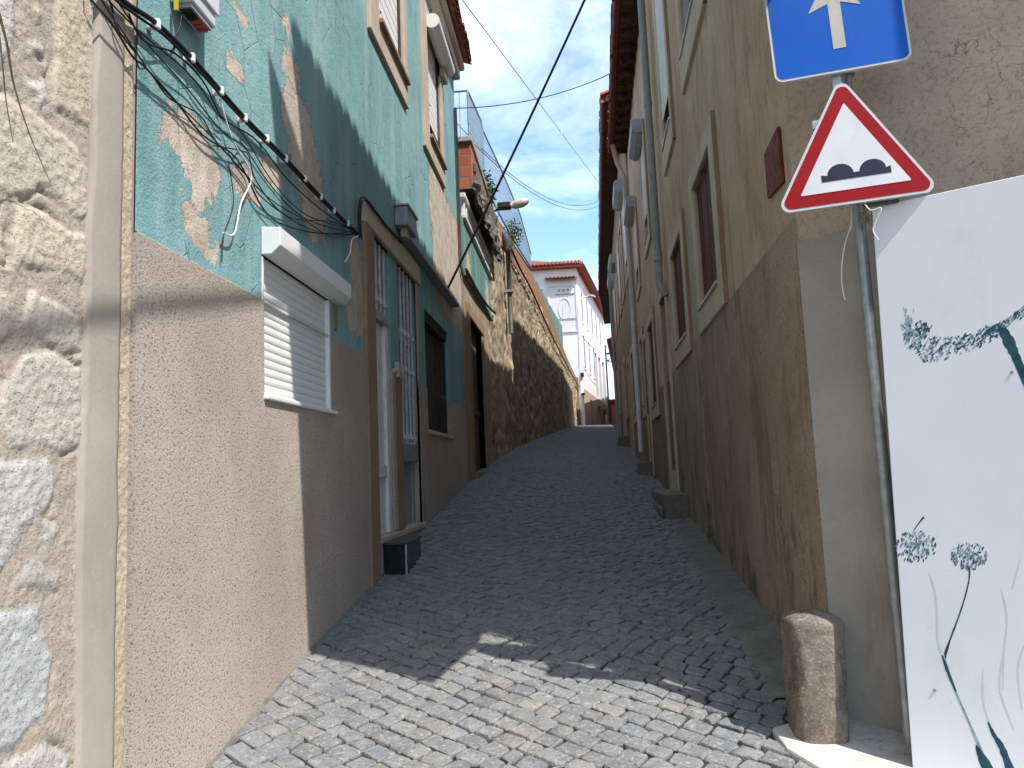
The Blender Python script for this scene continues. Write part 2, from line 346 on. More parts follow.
M['fencegreen'] = simple('green_fence_sheet', (.11, .24, .20), .2, 5, .6)
M['whitewall'] = plaster('white_limewash', (.82, .82, .82), (.87, .87, .87), (.74, .73, .71), .7, .05, .05)
M['rubber'] = simple('black_gloss_tile', (.012, .013, .016), .3, 9, .25, .5)
M['skirt2'] = simple('pale_line_paint', (.6, .6, .58), .1, 9, .6)

# ------------------------------------------------------------------ ground
GLY = [-400, -6, 0, 2.4, 3.24, 3.68, 4.6, 5.33, 6.3, 8.2, 11.6, 14.4, 16.6, 19.2, 26, 36, 51, 60, 75, 600]
GLZ = [-2.3, -2.3, -1.63, -1.29, -1.17, -1.10, -.97, -.885, -.765, -.49, -.10, .16, .38, .63, 1.14, 1.9, 2.86, 3.2, 3.3, 3.3]
GRY = [-400, -6, 0, 2.4, 3.5, 3.77, 4.735, 6.1, 8.29, 9.12, 14.1, 18.7, 27.3, 36, 51, 60, 75, 600]
GRZ = [-2.3, -2.3, -1.64, -1.33, -1.215, -1.18, -1.01, -.887, -.684, -.613, -.18, .151, .94, 1.65, 2.86, 3.2, 3.3, 3.3]
def xl(y): return -1.6 if y < 15 else -1.6+.0551*(y-15)
def xr_(y): return 1.03+.027*y
def G(x, y):
    t = (x-xl(y))/(xr_(y)-xl(y)); t = min(1.0, max(0.0, t))
    return float(np.interp(y, GLY, GLZ)*(1-t)+np.interp(y, GRY, GRZ)*t)
k = NB('joint_dirt', .95, .1)
c_ = k.mix(k.ss(k.noise(14, 5, .7), .35, .65), (.022, .021, .02), (.085, .082, .074))
c_ = k.mix(k.ss(k.noise(2.5, 4, .7), .62, .74, 0, .6), c_, (.07, .085, .03))
M['dirt'] = k.done(c_, k.bump(k.noise(60, 5, .7), .8, .01))
ys = sorted(set([-400, -120, -40, -15]+[i*.5 for i in range(-16, 120)]+[60+i*3 for i in range(8)]+[100, 160, 300, 600]))
xs = [-400, -100, -30, -8, -3]+[-1.6+i*.3 for i in range(18)]+[4.5, 6, 10, 30, 100, 400]
mb = MB()
vs = [(x, y, G(x, y)-.013) for y in ys for x in xs]; nx = len(xs)
mb.add(vs, [(j*nx+i, j*nx+i+1, (j+1)*nx+i+1, (j+1)*nx+i) for j in range(len(ys)-1) for i in range(nx-1)])
part('ground', mb, M['dirt'], smooth=True, kind='structure', label='dirt and sand ground showing in the joints of the paving')

# pavement slab at the foot of the corner
PAV = [(0.80, 3.62), (0.815, 3.44), (0.93, 3.21), (1.22, 2.93), (1.75, 2.55), (3.2, 1.55), (4.6, .6), (4.9, 1.1), (1.3, 3.62), (1.14, 3.75), (1.06, 3.78)]
def inside(x, y, poly):
    r = False; j = len(poly)-1
    for i in range(len(poly)):
        (a, b), (c, d) = poly[i], poly[j]
        if (b > y) != (d > y) and x < (c-a)*(y-b)/(d-b)+a: r = not r
        j = i
    return r
# setts: each one a slightly domed granite block, laid in diagonal courses
def setts():
    V = []; Fc = []; C = []
    ang = R(-36); e1 = np.array([math.cos(ang), math.sin(ang)]); e2 = np.array([-e1[1], e1[0]])
    row_h = .104
    for k in range(-70, 680):
        b0 = k*row_h
        a = -40+random.random()*.2
        a_end = 8
        while a < a_end:
            ln = random.uniform(.09, .15)*(1 if random.random() > .08 else .7)
            ca, cb = a+ln/2, b0+row_h/2
            cx, cy = e1*ca+e2*cb
            a += ln
            if cy < .3 or cy > 58 or cx < xl(cy)-.02 or cx > (xr_(cy)+.02 if cy > 3.9 else 3.4): continue
            if cy < 3.9 and inside(cx, cy, PAV): continue
            far = cy > 16
            g = random.uniform(.0015, .006); hu, hv = ln/2-g, row_h/2-random.uniform(.0015, .006)
            cut = random.uniform(.006, .016)
            if far: ring = [(-hu, -hv), (hu, -hv), (hu, hv), (-hu, hv)]
            else: ring = [(-hu+cut, -hv), (hu-cut, -hv), (hu, -hv+cut), (hu, hv-cut), (hu-cut, hv), (-hu+cut, hv), (-hu, hv-cut), (-hu, -hv+cut)]
            jit = .0065
            ring = [(u+random.uniform(-jit, jit), v+random.uniform(-jit, jit)) for u, v in ring]
            sk = random.uniform(-.07, .07); z0 = random.uniform(-.004, .004); tx, ty = random.uniform(-.04, .04), random.uniform(-.04, .04)
            wob = .012*math.sin(ca*3.1+k*.35)
            b = len(V); n = len(ring)
            def put(u, v, dz):
                uu = ca+u+sk*v; vv = cb+v+wob+.02*math.sin(ca*1.7+cb*.9)
                x, y = e1*uu+e2*vv
                V.append((x, y, G(x, y)+dz+z0+u*tx+v*ty))
            for u, v in ring: put(u*1.0, v*1.0, -.034)
            for u, v in ring: put(u*.985, v*.985, -.0045+random.uniform(-.003, .002))
            for u, v in ring: put(u*.90, v*.90, .0005+random.uniform(-.0025, .0025))
            put(random.uniform(-.02, .02), random.uniform(-.02, .02), .002+random.uniform(-.004, .004))
            for i in range(n):
                j = (i+1) % n
                Fc.append((b+i, b+j, b+n+j, b+n+i)); Fc.append((b+n+i, b+n+j, b+2*n+j, b+2*n+i)); Fc.append((b+2*n+i, b+2*n+j, b+3*n))
            t = random.random(); q = random.uniform(.86, 1.12)
            if t < .05: c = (.20*q, .19*q, .178*q)
            elif t < .30: c = (.17*q, .18*q, .194*q)
            else: c = (.185*q, .189*q, .194*q)
            C += [(*c, 1)]*(3*n+1)
    return V, Fc, C
M['sett'] = granite('granite_setts', True, sc=.36, rough=.78)
V, Fc, C = setts()
part('street', (V, Fc), M['sett'], smooth=True, sharp=32, kind='structure', col=C, label='steep street of small grey granite setts laid in slanting courses')

mb = MB(); n = len(PAV)
top = [(x, y, G(x, y)+.022) for x, y in PAV]; bot = [(x, y, G(x, y)-.10) for x, y in PAV]
mb.add(bot+top, [tuple(range(n, 2*n))]+[(i, (i+1) % n, n+(i+1) % n, n+i) for i in range(n)])
M['slab'] = plaster('pale_worn_cement', (.52, .50, .46), (.64, .62, .58), (.33, .30, .26), 4, .5, .5)
part('pavement', mb, M['slab'], kind='structure', bevel=.012, label='pale worn cement pavement slab at the foot of the corner')
# cement strip where setts meet the right house, fading into the street
mb = MB(); rows = []
for i in range(44):
    s_ = 3.95+i*.13; wd = .30+.10*mnoise.noise(Vector((s_*1.3, 2, 0)))+.05*mnoise.noise(Vector((s_*5, 7, 0)))
    if s_ > 8.2: wd *= max(.25, 1-(s_-8.2)*1.0)
    r = []
    for j in range(7):
        w = wd*j/6; p = FR.P(s_, 0, w); z = G(p[0], p[1])+.030*(1-j/6)**1.5+(.010 if j < 6 else -.022)+.004*mnoise.noise(Vector((s_*6, w*9, 3)))
        r.append((p[0], p[1], z))
    rows += r
mb.add(rows, [(i*7+j, i*7+j+1, (i+1)*7+j+1, (i+1)*7+j) for i in range(43) for j in range(6)])
M['gutterstrip'] = plaster('dirty_grey_mortar', (.16, .155, .135), (.22, .215, .19), (.10, .10, .075), 5, .2, .8)
part('cement_gutter', mb, M['gutterstrip'], smooth=True, kind='structure', label='dirty mortar strip along the foot of the right-hand wall')
mb = MB(); rows = []
for i in range(90):
    y = 2.0+i*.11; wd = .03+.02*mnoise.noise(Vector((y*2.3, 4, 1)))
    for j in range(4):
        w = wd*j/3; x = -1.6+w; rows.append((x, y, G(x, y)+.018*(1-j/3)+(.004 if j < 3 else -.02)))
mb.add(rows, [(i*4+j, i*4+j+1, (i+1)*4+j+1, (i+1)*4+j) for i in range(89) for j in range(3)])
part('mortar_fillet', mb, M['gutterstrip'], smooth=True, kind='structure', label='thin mortar fillet along the foot of the left-hand wall')

# ------------------------------------------------------------------ left: granite house
def stone_house():
    t = thing('stone_house', 'old house wall of big rough granite blocks set in tan mortar, at the left edge', 'house', (-1.6, 1.6, -1.4))
    st = [[(-30, -10), (17, -10), (17, 50), (10, 64), (0, 70), (-30, 72)], [(61, -12), (96, -12), (100, 20), (100, 128), (90, 130), (54, 105), (56, 40)], [(27, 40), (36, 33), (47, 44), (44, 56), (32, 55)],
          [(27, 78), (49, 80), (51, 105), (40, 108)], [(-30, 88), (20, 98), (81, 146), (89, 169), (90, 217), (81, 223), (64, 200), (41, 186), (27, 200), (0, 190), (-30, 180)],
          [(17, 206), (37, 210), (88, 234), (91, 256), (85, 282), (54, 274), (14, 262)], [(34, 289), (61, 301), (84, 318), (84, 352), (61, 348), (34, 331), (22, 321)],
          [(30, 352), (58, 353), (83, 368), (85, 446), (54, 453), (14, 446), (0, 420), (2, 385), (14, 368)], [(-30, 458), (51, 460), (59, 480), (57, 500), (50, 515), (28, 530), (0, 580), (-30, 590)],
          [(45, 524), (59, 524), (56, 545), (44, 547)], [(31, 552), (63, 580), (63, 592), (21, 591), (17, 584)],
          [(-30, 606), (21, 612), (35, 601), (44, 605), (42, 632), (58, 653), (52, 702), (42, 723), (21, 741), (0, 758), (-30, 770)],
          [(-30, 215), (8, 212), (10, 262), (-30, 268)], [(0, 290), (12, 296), (14, 330), (2, 345), (-30, 340), (-30, 285)], [(-30, 360), (-6, 372), (-8, 430), (-30, 440)], [(8, 760), (50, 742), (70, 762), (66, 800), (4, 800)],
          [(36, 8), (48, 14), (46, 24), (38, 22)]]
    tint = [(.60, .57, .52), (.56, .47, .36), (.48, .44, .38), (.60, .56, .49), (.58, .51, .41), (.60, .52, .41), (.60, .54, .44), (.55, .51, .44), (.54, .53, .51), (.50, .47, .42), (.46, .43, .39), (.50, .51, .51), (.55, .48, .38), (.57, .50, .40), (.5, .46, .4), (.52, .50, .46), (.5, .42, .33)]
    polys = [np.array(PX(p)) for p in st]
    # the courses carry on to the left of the window we see through
    k0 = len(polys)
    for i in range(k0):
        for sh, dz in ((.44, .16), (.88, -.21), (1.32, .09)):
            p = polys[i].copy(); p[:, 0] -= sh; p[:, 1] += dz
            if p[:, 0].max() < 1.985: polys.append(p); tint.append(tint[(i*5+3) % k0])
    du = .0085; us = np.arange(.55, 2.405, du); vs = np.arange(-1.65, 2.75, du)
    U, Vv = np.meshgrid(us, vs)
    def fbm(u, v, sc, oc=4, sd=0.0):
        o = np.zeros_like(u); a = 1.0; f = sc
        fl = [(float(x), float(y)) for x, y in zip(u.ravel(), v.ravel())]
        r = np.array([mnoise.fractal(Vector((x*sc+sd, y*sc, sd*.7)), .9, 2.1, oc) for x, y in fl]).reshape(u.shape)
        return r
    wu = U+.018*fbm(U, Vv, 9, 3, 3.1); wv = Vv+.018*fbm(U, Vv, 9, 3, 8.7)
    H = np.zeros_like(U); Cc = np.zeros(U.shape+(4,)); Cc[..., 3] = 1
    mort = fbm(U, Vv, 5, 4, 1.7); fine = fbm(U, Vv, 52, 4, 5.5); mid = fbm(U, Vv, 15, 4, 2.2)
    mc = np.stack([.43+.05*mort, .36+.04*mort, .29+.03*mort], -1); mc2 = np.array([.40, .345, .285])
    tt = np.clip(.5+.9*mid, 0, 1)[..., None]; Cc[..., :3] = mc*tt+mc2*(1-tt)
    H += .004+.004*mort+.003*np.clip(mid, -1, 1)+.003*fine
    for p, tn in zip(polys, tint):
        lo = p.min(0)-.1; hi = p.max(0)+.1
        ii = np.where((us > lo[0]) & (us < hi[0]))[0]; jj = np.where((vs > lo[1]) & (vs < hi[1]))[0]
        if not len(ii) or not len(jj): continue
        sl = (slice(jj[0], jj[-1]+1), slice(ii[0], ii[-1]+1)); a, b = wu[sl], wv[sl]
        d = np.full(a.shape, 9.0); ins = np.zeros(a.shape, bool); n = len(p)
        for i in range(n):
            (x0, y0), (x1, y1) = p[i], p[(i+1) % n]
            tq = np.clip(((a-x0)*(x1-x0)+(b-y0)*(y1-y0))/((x1-x0)**2+(y1-y0)**2+1e-9), 0, 1)
            d = np.minimum(d, np.hypot(a-x0-tq*(x1-x0), b-y0-tq*(y1-y0)))
            with np.errstate(divide='ignore', invalid='ignore'):
                c = ((y0 > b) != (y1 > b)) & (a < (x1-x0)*(b-y0)/(y1-y0)+x0)
            ins ^= c
        sd = np.where(ins, d, -d)
        f = np.clip((sd+.004)/.030, 0, 1); f = f*f*(3-2*f)
        hh = .0125+.002*mid[sl]+.0045*np.clip(fine[sl], -1, 1.0)
        H[sl] = H[sl]*(1-f)+hh*f
        g = np.clip((sd+.006)/.014, 0, 1)[..., None]
        cc = np.array(tn)*.90*(1+.10*mid[sl][..., None])
        Cc[sl][..., :3] = Cc[sl][..., :3]*(1-g)+cc*g
        gap = (np.exp(-((sd+.010)/.006)**2)*np.clip(1.6*fbm(a, b, 6, 2, 4.4)-.1, 0, 1)); H[sl] -= .014*gap
    ny, nxx = U.shape
    pts = np.stack([-1.615+H, U, Vv], -1).reshape(-1, 3)
    idx = np.arange(ny*nxx).reshape(ny, nxx)
    f = np.stack([idx[:-1, :-1], idx[:-1, 1:], idx[1:, 1:], idx[1:, :-1]], -1).reshape(-1, 4)
    part('wall', (pts, f.tolist()), M['granite_house'], t, smooth=True, col=Cc.reshape(-1, 4))
    # rough strip beside the joint
    us = np.arange(2.56, 2.672, .006); vs = np.arange(-1.65, 2.75, .008); U, Vv = np.meshgrid(us, vs); a = fbm(U, Vv, 48, 4, 6.6); b = fbm(U, Vv, 4, 3, 1.6)
    H = .005+.0035*a+.003*b-.03*np.clip((U-2.664)/.008, 0, 1)
    Cc = np.ones(U.shape+(4,)); Cc[..., 0] = .50+.06*b; Cc[..., 1] = .405+.05*b; Cc[..., 2] = .30+.045*b
    ny, nxx = U.shape; idx = np.arange(ny*nxx).reshape(ny, nxx); f = np.stack([idx[:-1, :-1], idx[:-1, 1:], idx[1:, 1:], idx[1:, :-1]], -1).reshape(-1, 4)
    part('rubble_edge', (np.stack([-1.61+H, U, Vv], -1).reshape(-1, 3), f.tolist()), M['granite_house'], t, smooth=True, col=Cc.reshape(-1, 4))
    # cement strip with an uneven edge
    rows = []; m = 120
    for i in range(m+1):
        v = -1.65+4.4*i/m; u0 = np.interp(v, [-1.2, -.8, -.2, .6, 1.8, 2.7], [2.41, 2.405, 2.385, 2.40, 2.435, 2.46])+.010*mnoise.noise(Vector((v*4, 1, 2)))+.006*mnoise.noise(Vector((v*16, 1, 2)))
        u1 = 2.592+.008*mnoise.noise(Vector((v*5, 9, 2)))+.006*mnoise.noise(Vector((v*21, 3, 2)))
        for u, w in ((u0-.006, -.03), (u0, .002), (u0+.02, .004), (.5*(u0+u1), .005), (u1-.02, .004), (u1, .001), (u1+.006, -.03)):
            rows.append((-1.6+w+.002*mnoise.noise(Vector((v*3, u*9, 0))), u, v))
    mb = MB(); mb.add(rows, [(i*7+j, i*7+j+1, (i+1)*7+j+1, (i+1)*7+j) for i in range(m) for j in range(6)])
    part('cement_band', mb, M['concrete_strip'], t, smooth=True)
    mb = MB(); mb.column([(-7, -3.0), (-1.65, -3.0), (-1.65, 2.67), (-7, 2.67)], -2.6, 5.2)
    part('house_body', mb, M['cast'], t)
    mb = MB(); mb.column([(-7.2, -3.2), (-1.40, -3.2), (-1.40, 2.66), (-7.2, 2.66)], 5.22, 5.42, 0, [(-4.6, -3.2), (-4.3, -3.2), (-4.3, 2.66), (-4.6, 2.66)][:0] or [(-7.2, -3.2), (-1.40, -3.2), (-1.40, 2.66), (-7.2, 2.66)])
    part('roof', mb, M['tile'], t)
stone_house()

# ------------------------------------------------------------------ left: turquoise house
def slats(mb, fr, u0, u1, v0, v1, w, n, d=.008, mi=0):
    h = (v1-v0)/n
    for i in range(n):
        a = v0+i*h
        prof = [(a, w-.004), (a+.006, w+d*.4), (a+h*.35, w+d), (a+h*.7, w+d*.8), (a+h*.94, w), (a+h, w-.004)]
        for (p, q), (r, s_) in zip(prof, prof[1:]):
            mb.poly([fr.P(u0, p, q), fr.P(u1, p, q), fr.P(u1, r, s_), fr.P(u0, r, s_)], mi)
def tiles_row(mb, P, u0, u1, pitch, ax, r, mi=0, seg=6, th=.016):
    """a row of barrel tile ends: P(u, t, h) with t running up the slope"""
    n = int((u1-u0)/pitch); pitch = (u1-u0)/n
    for i in range(n):
        c = u0+(i+.5)*pitch; rr = pitch*.5
        jt = random.uniform(-.015, .015)
        for t0, t1, lift in ax:
            vs = []; 
            for t, dr in ((t0+jt, 1.0), (t1+jt, .9)):
                for rad in (rr*dr, rr*dr-th):
                    for q in range(seg+1):
                        an = math.pi*q/seg; vs.append(P(c-rad*math.cos(an), t, lift+rad*.85*math.sin(an)))
            s1 = seg+1; fs = []
            for q in range(seg):
                fs.append((q, q+1, 2*s1+q+1, 2*s1+q)); fs.append((s1+q, 3*s1+q, 3*s1+q+1, s1+q+1))
                fs.append((q, s1+q, s1+q+1, q+1)); fs.append((2*s1+q, 2*s1+q+1, 3*s1+q+1, 3*s1+q))
            mb.add(vs, fs, mi)
            # channel under-tile
        for t0, t1, lift in ax:
            c2 = c+pitch*.5; vs = []
            for t in (t0+.02, t1+.02):
                for q in range(seg+1):
                    an = math.pi*q/seg; vs.append(P(c2-rr*.95*math.cos(an), t, lift+rr*.25-rr*.6*math.sin(an)))
            mb.add(vs, [(q, q+1, seg+2+q, seg+1+q) for q in range(seg)], mi)

def green_house():
    t = thing('turquoise_house', 'house with peeling turquoise plaster above a beige roughcast base', 'house', (-1.6, 7, -.8))
    E0, E1 = 2.675, 11.35; TOP = 6.35
    hs = (3.85, 4.955, .455, 1.30); o1 = (6.10, 6.70, -.47, 2.03); o2 = (7.05, 7.86, -.50, 2.03); ww = (8.34, 9.98, .50, 1.86)
    w1 = (6.45, 7.50, 4.13, 5.6); w2 = (8.90, 9.84, 4.14, 5.66)
    mb = MB().wall(FL, E0, E1, .95, TOP, [hs, o1, o2, ww, w1, w2], .16)
    part('plaster_wall', mb, M['teal'], t)
    mb = MB().wall(FL, E0, E1, -1.6, .95, [hs, (6.10, 6.70, -.47, 2.03), (7.05, 7.86, -.5, 2.03), ww], .16, .012)
    mb.poly([FL.P(E0, -1.6, -.05), FL.P(E0, -1.6, .012), FL.P(E0, .95, .012), FL.P(E0, .95, -.05)]); mb.poly([FL.P(E0, .95, .012), FL.P(5.83, .95, .012), FL.P(5.83, .962, -.004), FL.P(E0, .962, -.004)]); mb.poly([FL.P(7.9, .95, .012), FL.P(E1, .95, .012), FL.P(E1, .962, -.004), FL.P(7.9, .962, -.004)])
    part('roughcast_base', mb, M['cast'], t)
    mb = MB().box(FL, E0+.01, E1-.01, -2.4, TOP, -5, -.32); mb.box(FL, E0+.06, E0+.15, -2.4, TOP, -.32, -.003); mb.box(FL, E1-.15, E1, -2.4, TOP, -.32, -.003)
    part('house_body', mb, M['dark'], t)
    part('joint_fill', MB().box(FL, E0-.03, E0+.02, -2.0, 2.9, -.2, -.012), M['concrete_strip'], t)
    # shuttered low window
    fr_ = MB(); a, b, c, d = hs
    fr_.box(FL, a, a+.022, c, 1.19, -.12, .004); fr_.box(FL, b-.03, b, c, 1.19, -.12, .012); fr_.box(FL, a+.022, b-.03, c, c+.012, -.12, .004) 
    w = part('shutter_window', fr_, M['white'], t, bevel=.003, label='low window closed by a white slatted roller shutter')
    m2 = MB(); slats(m2, FL, a+.022, b-.03, c+.012, 1.2, -.014, 16, .0035); part('roller_shutter', m2, M['white'], w)
    m2 = MB().box(FL, a-.01, b+.07, c-.028, c-.002, -.12, .035); part('sill', m2, M['white'], w, bevel=.006)
    m2 = MB().prism(Frame(FL.O, (1, 0, 0), (0, 1, 0)), [(.0, 1.198), (.055, 1.198), (.105, 1.243), (.105, 1.342), (.0, 1.35)], a-.005, b+.19)
    part('shutter_box', m2, M['white'], w, bevel=.004)
    # hole in the plaster at the end of the shutter box
    m2 = MB().box(FL, b+.10, b+.16, 1.02, 1.17, -.01, .014); part('loose_batten', m2, M['jamb'], w)
    # upper windows
    for i, (h, ub, vb, gap) in enumerate(((w1, 6.13, 3.855, 0.0), (w2, 8.58, 3.86, .30))):
        a, b, c, d = h
        f_ = MB(); f_.box(FL, ub, a, vb, d+.2, -.01, .035); f_.box(FL, b, b+.16, vb, d+.2, -.01, .035); f_.box(FL, a, b, vb, c-.02, -.01, .035); f_.box(FL, a, b, d, d+.2, -.01, .035)
        w = part('window', f_, M['trim_light'], t, bevel=.008)
        part('sill', MB().box(FL, a-.02, b+.10, c-.045, c, -.1, .075), M['jamb'], w, bevel=.006)
        m2 = MB(); slats(m2, FL, a, b, c+.01+gap, d, -.03, 12, .0012); part('roller_blind', m2, M['blind'], w)
        if gap: part('dark_pane', MB().box(FL, a, b, c, c+gap+.02, -.14, -.10), M['dark'], w)
        part('guide_rail', MB().box(FL, b-.018, b, c, d, -.05, .0), M['wood'], w)
        pts = [FL.P(a+.02+.12*q/6, c+.10+gap, .01+.03*math.sin(q)) for q in range(7)]
        part('blind_strap', MB().tube(pts, .004, 5), M['black'], w)
        if i == 1:
            m2 = MB().tube([FL.P(8.90, 5.62, .10), FL.P(10.15, 5.62, .10)], .095, 20); part('awning_roll', m2, M['white'], w, smooth=True, sharp=40)
            part('awning_bracket', MB().box(FL, 9.84, 10.1, 5.40, 5.62, -.01, .10), M['trim_light'], w)
    # door surround
    m2 = MB().box(FL, 5.83, 6.10, -1.3, 2.03, -.16, .03); part('door_jamb', m2, M['jamb'], t, bevel=.01)
    m2 = MB().box(FL, 5.82, 8.02, 2.03, 2.235, -.16, .035); part('lintel', m2, M['stonetrim'], t, bevel=.012)
    part('door_jamb', MB().box(FL, 7.86, 7.98, -1.0, 2.03, -.02, .02), M['concrete_strip'], t, bevel=.008)
    part('threshold', MB().box(FL, 6.08, 7.98, -.53, -.475, -.16, .03), M['trim_light'], t, bevel=.01)
    part('threshold_base', MB().box(FL, 6.10, 7.95, -1.3, -.535, -.16, .015), M['skirt'], t)
    def bars(o, u0, u1, v0, v1, n, w=-.03, tips=()):
        for q in range(n):
            u = u0+(q+.5)*(u1-u0)/n
            g = MB().tube([FL.P(u, v0, w), FL.P(u, v1, w)], .0165, 8)
            for tv in tips:
                pr = [(tv-.03, .0165), (tv, .034), (tv+.03, .024), (tv+.10, .003)]
                g.tube([FL.P(u, z, w) for z, r in pr], [r for z, r in pr], 8)
            part('bar', g, M['grille'], o, smooth=True, sharp=40)
    # white door with a barred transom
    d1 = MB().box(FL, 6.12, 6.68, -.47, 1.33, -.12, -.045); d1.box(FL, 6.12, 6.23, -.47, 1.33, -.045, -.012); d1.box(FL, 6.57, 6.68, -.47, 1.33, -.045, -.012); d1.box(FL, 6.23, 6.57, .0, .10, -.045, -.018)
    d1 = part('white_door', d1, M['whitepaint'], t, bevel=.004)
    part('transom_rail', MB().box(FL, 6.10, 6.70, 1.33, 1.41, -.12, .0), M['metal_grey'], d1, bevel=.006)
    part('dark_pane', MB().box(FL, 6.10, 6.70, 1.41, 2.03, -.155, -.12), M['dark'], d1)
    bars(d1, 6.13, 6.69, 1.41, 2.03, 4, -.03, (1.50,))
    # grey door with a tall grille
    d2 = MB().box(FL, 7.07, 7.84, -.5, .18, -.14, -.08); d2.box(FL, 7.05, 7.12, -.5, 2.03, -.14, -.06); d2.box(FL, 7.79, 7.86, -.5, 2.03, -.14, -.06)
    d2 = part('barred_door', d2, M['metal_grey'], t, bevel=.004)
    part('dark_pane', MB().box(FL, 7.12, 7.79, .3, 2.03, -.15, -.11), M['dark'], d2)
    bars(d2, 7.14, 7.78, .30, 2.03, 4, -.02, (.36, 1.02, 1.38))
    part('letter_box', MB().box(FL, 7.13, 7.79, .14, .32, -.10, .0), M['galv'], d2, bevel=.01)
    part('cross_rail', MB().box(FL, 7.10, 7.82, 1.30, 1.345, -.045, -.015), M['grille'], d2)
    # door board between
    part('pier_board', MB().box(FL, 6.72, 7.0, -.46, .93, -.01, .03), M['jamb'], t, bevel=.005)
    part('latch', MB().box(FL, 6.72, 7.02, .93, .965, -.01, .05).box(FL, 6.76, 6.81, .89, 1.03, .02, .06).box(FL, 6.94, 6.98, .89, 1.02, .02, .06), M['trim_light'], t, bevel=.005)
    # wooden shutter window
    a, b, c, d = ww
    f_ = MB().box(FL, a, b, d-.11, d, -.155, -.03); f_.box(FL, a, a+.05, c, d-.11, -.155, -.05); f_.box(FL, b-.05, b, c, d-.11, -.155, -.05)
    w = part('wooden_window', f_, M['wood'], t, bevel=.006)
    part('dark_gap', MB().box(FL, a, b, c, d, -.17, -.156), M['dark'], w)
    for q in range(2):
        u0 = a+.05+q*(b-a-.1)/2
        lf = MB()
        for j in range(3):
            e = (b-a-.1)/6; lf.box(FL, u0+j*e+.003, u0+(j+1)*e-.003, c+.01, d-.12, -.14, -.105+.004*(j % 2))
        part('shutter_leaf', lf, M['wood'], w, bevel=.003)
    part('sill', MB().box(FL, a-.03, b+.03, c-.05, c, -.1, .03), M['stonetrim'], w, bevel=.008)
    # canopy rail over door and window
    part('canopy_rail', MB().box(FL, 7.25, 10.45, 2.31, 2.36, .0, .10), M['metal_grey'], t, bevel=.006)
    # roof
    part('cornice', MB().box(FL, E0, E1+.05, 6.15, 6.32, -.02, .10).box(FL, E0, E1+.1, 6.32, 6.42, -.02, .17), M['stonetrim'], t, bevel=.02)
    mb = MB(); tiles_row(mb, lambda u, tt, h: FL.P(u, 6.45+tt*.36+h, .30-tt), 2.7, 11.42, .2, [(0, .34, .0), (.30, .7, .012)], .1)
    mb.poly([FL.P(2.7, 6.43, .24), FL.P(11.4, 6.43, .24), FL.P(11.4, 7.5, -2.6), FL.P(2.7, 7.5, -2.6)])
    mb.poly([FL.P(2.7, 7.5, -2.6), FL.P(11.4, 7.5, -2.6), FL.P(11.4, 6.4, -5.2), FL.P(2.7, 6.4, -5.2)])
    part('roof', mb, M['tile'], t)
    part('downpipe', MB().tube([FL.P(11.2, 5.6, .03), FL.P(11.2, 3.12, .03), FL.P(11.4, 3.03, .05)], .026, 10), M['pipe'], t, smooth=True)
green_house()

def sag(a, b, s, n=16):
    a, b = Vector(a), Vector(b); return [tuple(a.lerp(b, i/n)-Vector((0, 0, 4*s*(i/n)*(1-i/n)))) for i in range(n+1)]
def smooth_pts(p, k=5):
    p = [Vector(q) for q in p]; o = []
    for i in range(len(p)-1):
        a, b, c, d = p[max(i-1, 0)], p[i], p[i+1], p[min(i+2, len(p)-1)]
        for j in range(k):
            t = j/k; o.append(.5*((2*b)+(c-a)*t+(2*a-5*b+4*c-d)*t*t+(3*b-a-3*c+d)*t**3))
    return o+[p[-1]]
LP = lambda px, py, w=.03: FL.P(*FL.at(px, py, w), w)

